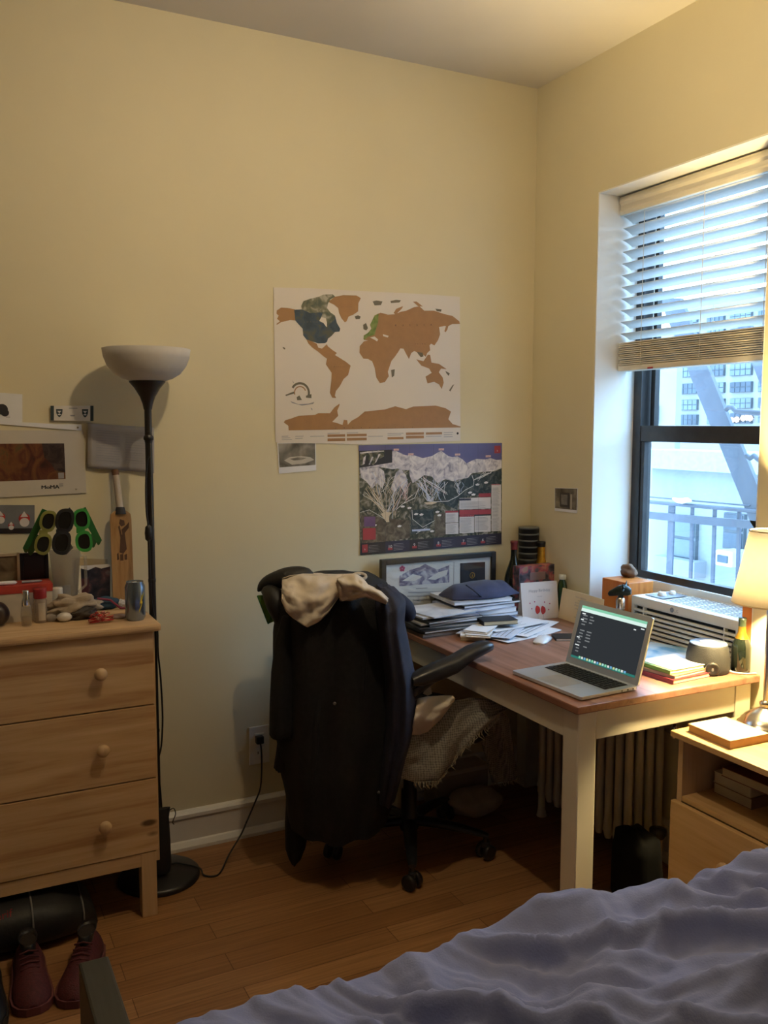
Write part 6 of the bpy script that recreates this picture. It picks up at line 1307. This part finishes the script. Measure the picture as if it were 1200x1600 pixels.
b = MB(); kp = PB(1140, 1356, NX0-.008); b.lathe([(.008, 0), (.008, .012), (.0175, .018), (.019, .024), (.0175, .031), (.010, .034), (0, .035)], (NX0-.008, kp.y, kp.z), M_pinez, 20, (-1, 0, 0)); b.build('knob', dw)
SB = .456
rbook('book', (-.20, -1.335, SB), .135, .13, .030, radians(90), mat('brown_cover', (.20, .11, .06), .6), 'brown book at the bottom of the nightstand shelf pile', 'book', mat('aged_pages', (.42, .33, .2), .8), 'books on the nightstand shelf')
rbook('book', (-.20, -1.33, SB+.0305), .13, .125, .032, radians(90), mat('pale_cover', (.52, .44, .30), .6), 'pale book in the nightstand shelf pile above the brown one', 'book', mat('aged_pages2', (.46, .38, .25), .8), 'books on the nightstand shelf')
rbook('book', (-.19, -1.40, SB+.063), .20, .16, .026, radians(92), mat('maroon_cover', (.14, .04, .03), .6), 'maroon book topping the nightstand shelf pile', 'book', mat('aged_pages3', (.42, .33, .2), .8), 'books on the nightstand shelf')
kq = [PZ(1070, 1137, NT+.022), PZ(1130, 1157, NT+.022)]; b = None
o = rbook('hardcover_book', (-.285, -1.33, NT), .155, .145, .022, radians(88), mat('caramel_board', (.36, .20, .08), .5), 'caramel edged hardcover lying on the nightstand before the lamp', 'book', mat('tan_pages', (.42, .26, .11), .8))
b = MB(); b.box((-.285-.070, -1.33-.077, NT+.0221), (-.285+.070, -1.33+.077, NT+.0227), mat('pale_yellow_cover', (.66, .58, .40), .6), 0, radians(-2)); b.build('front_cover', o)
TX, TY = -.130, -1.322
tl = thing('bedside_lamp', (TX, TY, NT), 'lit nickel table lamp with pale cone shade on the nightstand', 'lamp')
b = MB(); b.lathe([(.072, 0), (.076, .003), (.076, .010), (.070, .014), (.066, .022), (.052, .036), (.030, .050), (.018, .056), (.014, .060), (.017, .066), (.017, .072), (.010, .078)], (TX, TY, NT), M_nickel, 44); b.build('base', tl)
b = MB(); b.lathe([(.0075, .075), (.0075, .40)], (TX, TY, NT), M_nickel, 16); b.lathe([(.0075, .40), (.016, .405), (.016, .44), (.012, .445)], (TX, TY, NT), M_nickel, 16); b.build('stem', tl)
sz0 = PA(1137, 950, TY).z-NT; M_shade = thin('linen_lamp_shade', (.93, .89, .80), .62); sr0 = .103; sr1 = .062; sz1 = sz0+.205
b = MB(); n_ = 48
b.lathe([(sr0, sz0), (sr1, sz1), (sr1-.0015, sz1), (sr0-.0015, sz0), (sr0, sz0)], (TX, TY, NT), M_shade, n_, (0, 0, 1), False); b.build('shade', tl)
b = MB(); M_trm = mat('cream_shade_trim', (.80, .66, .40), .7)
for r_, z_ in ((sr0, sz0), (sr1, sz1)): b.tube([(TX+r_*cos(2*pi*j/40), TY+r_*sin(2*pi*j/40), NT+z_) for j in range(41)], .0022, M_trm, 6)
for k in range(3): a = 2*pi*k/3; b.cyl((TX+.012*cos(a), TY+.012*sin(a), NT+.43), (TX+sr1*cos(a), TY+sr1*sin(a), NT+sz1-.004), .0014, M_nickel, seg=6)
b.build('shade_ring', tl)
b = MB(); zb_ = NT+sz0+.09; b.lathe([(.012, -.035), (.016, -.02), (.028, .01), (.028, .03), (.016, .05), (0, .056)], (TX, TY, zb_), clear('lit_bulb_glass', (1, .95, .8), .04), 18); b.build('bulb', tl)
lamp_light('bedside_bulb_light', (TX, TY, zb_+.012), LAMP_W, LAMP_COL, .022)

# ================================================================== BED
M_duv = mat('slate_blue_cotton', (.205, .240, .450), .9, var=.06, scale=8, bump=.25, bscale=220, sheen=.15)
M_bedf = mat('black_brown_bed_paint', (.022, .022, .020), .45, var=.2, scale=12, stretch=(14, 1, 14))
bd = thing('bed', (-1.0, -2.45, 0), 'low black brown bed with a slate blue duvet in the foreground', 'bed')
FX0, FX1 = -2.058, -2.012; FT = .665; fy = PZ(150, 1497, FT).y
b = MB(); b.box((FX0, -3.26, .10), (FX1, fy, FT), M_bedf, .004); b.build('footboard', bd)
for ya in (fy-.05, -3.26): b = MB(); b.box((FX0, ya, 0), (FX1, ya+.05, .102), M_bedf, .002); b.build('leg', bd)
b = MB()
for ya in (-1.775, -3.22): b.box((FX1, ya, .16), (-.10, ya+.03, .33), M_bedf, .003)
b.build('side_rail', bd)
b = MB(); b.box((-.10, -3.26, 0), (-.045, -1.74, .70), M_bedf, .004); b.build('headboard', bd)
b = MB(); b.box((FX1+.02, -3.19, .20), (-.12, -1.80, .50), mat('white_sheet', (.70, .69, .66), .85, var=.03, bump=.2), .05); b.build('mattress', bd)
EDGE = [(250, 1640), (310, 1599), (345, 1582), (400, 1566), (450, 1551), (500, 1541), (560, 1529), (600, 1517), (625, 1498), (650, 1488), (690, 1472), (740, 1462), (790, 1446), (825, 1428), (855, 1412), (885, 1402), (930, 1398), (970, 1400), (1010, 1390), (1040, 1380), (1062, 1383), (1088, 1392), (1104, 1384), (1120, 1366), (1150, 1350), (1180, 1342), (1215, 1334), (1290, 1318), (1400, 1310)]
YE = -1.745
EP = [PA(a, c, YE) for a, c in EDGE]
def edge_z(x):
    if x <= EP[0].x: return EP[0].z
    for i in range(len(EP)-1):
        if x <= EP[i+1].x: t = (x-EP[i].x)/(EP[i+1].x-EP[i].x); t = t*t*(3-2*t); return EP[i].z+(EP[i+1].z-EP[i].z)*t
    return EP[-1].z
DXA, DXB = -1.975, -.14
def ridge(p): return max(0, 1-abs(noise.noise(p))*2)
def hgt_(x, y):
    w = Vector((x*1.6, y*1.6, .3)); wp = Vector((x+.24*noise.noise(w), y+.24*noise.noise(w+Vector((5, 2, 1))), 0))
    d1 = wp.x*.80+wp.y*.60; d2 = -wp.x*.60+wp.y*.80
    f = .030*noise.noise(Vector((x*2.3, y*2.3, 9)))+.050*ridge(Vector((d1*6.5, d2*1.1, 1)))**2.2+.030*ridge(Vector((d1*2.6+3, d2*7.0, 4)))**2.4+.017*ridge(Vector((d1*15, d2*3.5, 7)))**1.6+.006*ridge(Vector((d1*15+d2*22, d2*14-d1*9, 2)))
    return f
def duvet(u, v):
    x = DXA+(DXB-DXA)*u; ez = edge_z(x)
    if v < .22:                                   # the side that falls towards the floor
        t = v/.22; y = YE+.035*(1-t)**.5*0+.03*sin(pi*t/2*1)-.03+.03; k = 1-t
        z = ez-.016*0-(k**1.6)*(ez-.17); y = YE+.055*min(1, k*2.5)**.6+.018*sin(x*31+k*2)*min(1, k*3)+.012*noise.noise(Vector((x*9, k*3, 2)))*min(1, k*3)
        z += (.45*(hgt_(x, YE)-.058))*(1-k)
        if x > -.46: y = min(y, -1.722)
        return Vector((x, y, z))
    t = (v-.22)/.78; y = YE-t*1.42
    rise = .02*min(1, t*6); env = .45+.55*min(1, t*9)
    z = ez*(1-min(1, t*3))+(.585)*min(1, t*3)+rise+env*(hgt_(x, y)-.058)
    return Vector((x, y, z))
b = MB(); b.grid(duvet, 330, 260, M_duv); dv = b.build('duvet', bd, solid=.012, subsurf=0); lab(dv, 'rumpled slate blue duvet')
q0 = PA(1100, 1385, YE+.01); b = MB(); b.blob((q0.x+.01, YE+.016, q0.z-.030), (.045, .022, .026), mat('white_bed_linen', (.70, .68, .62), .85), 7, .12, 2, 24, 14); lab(b.build('sheet_corner', bd), 'white sheet corner peeking from the duvet')
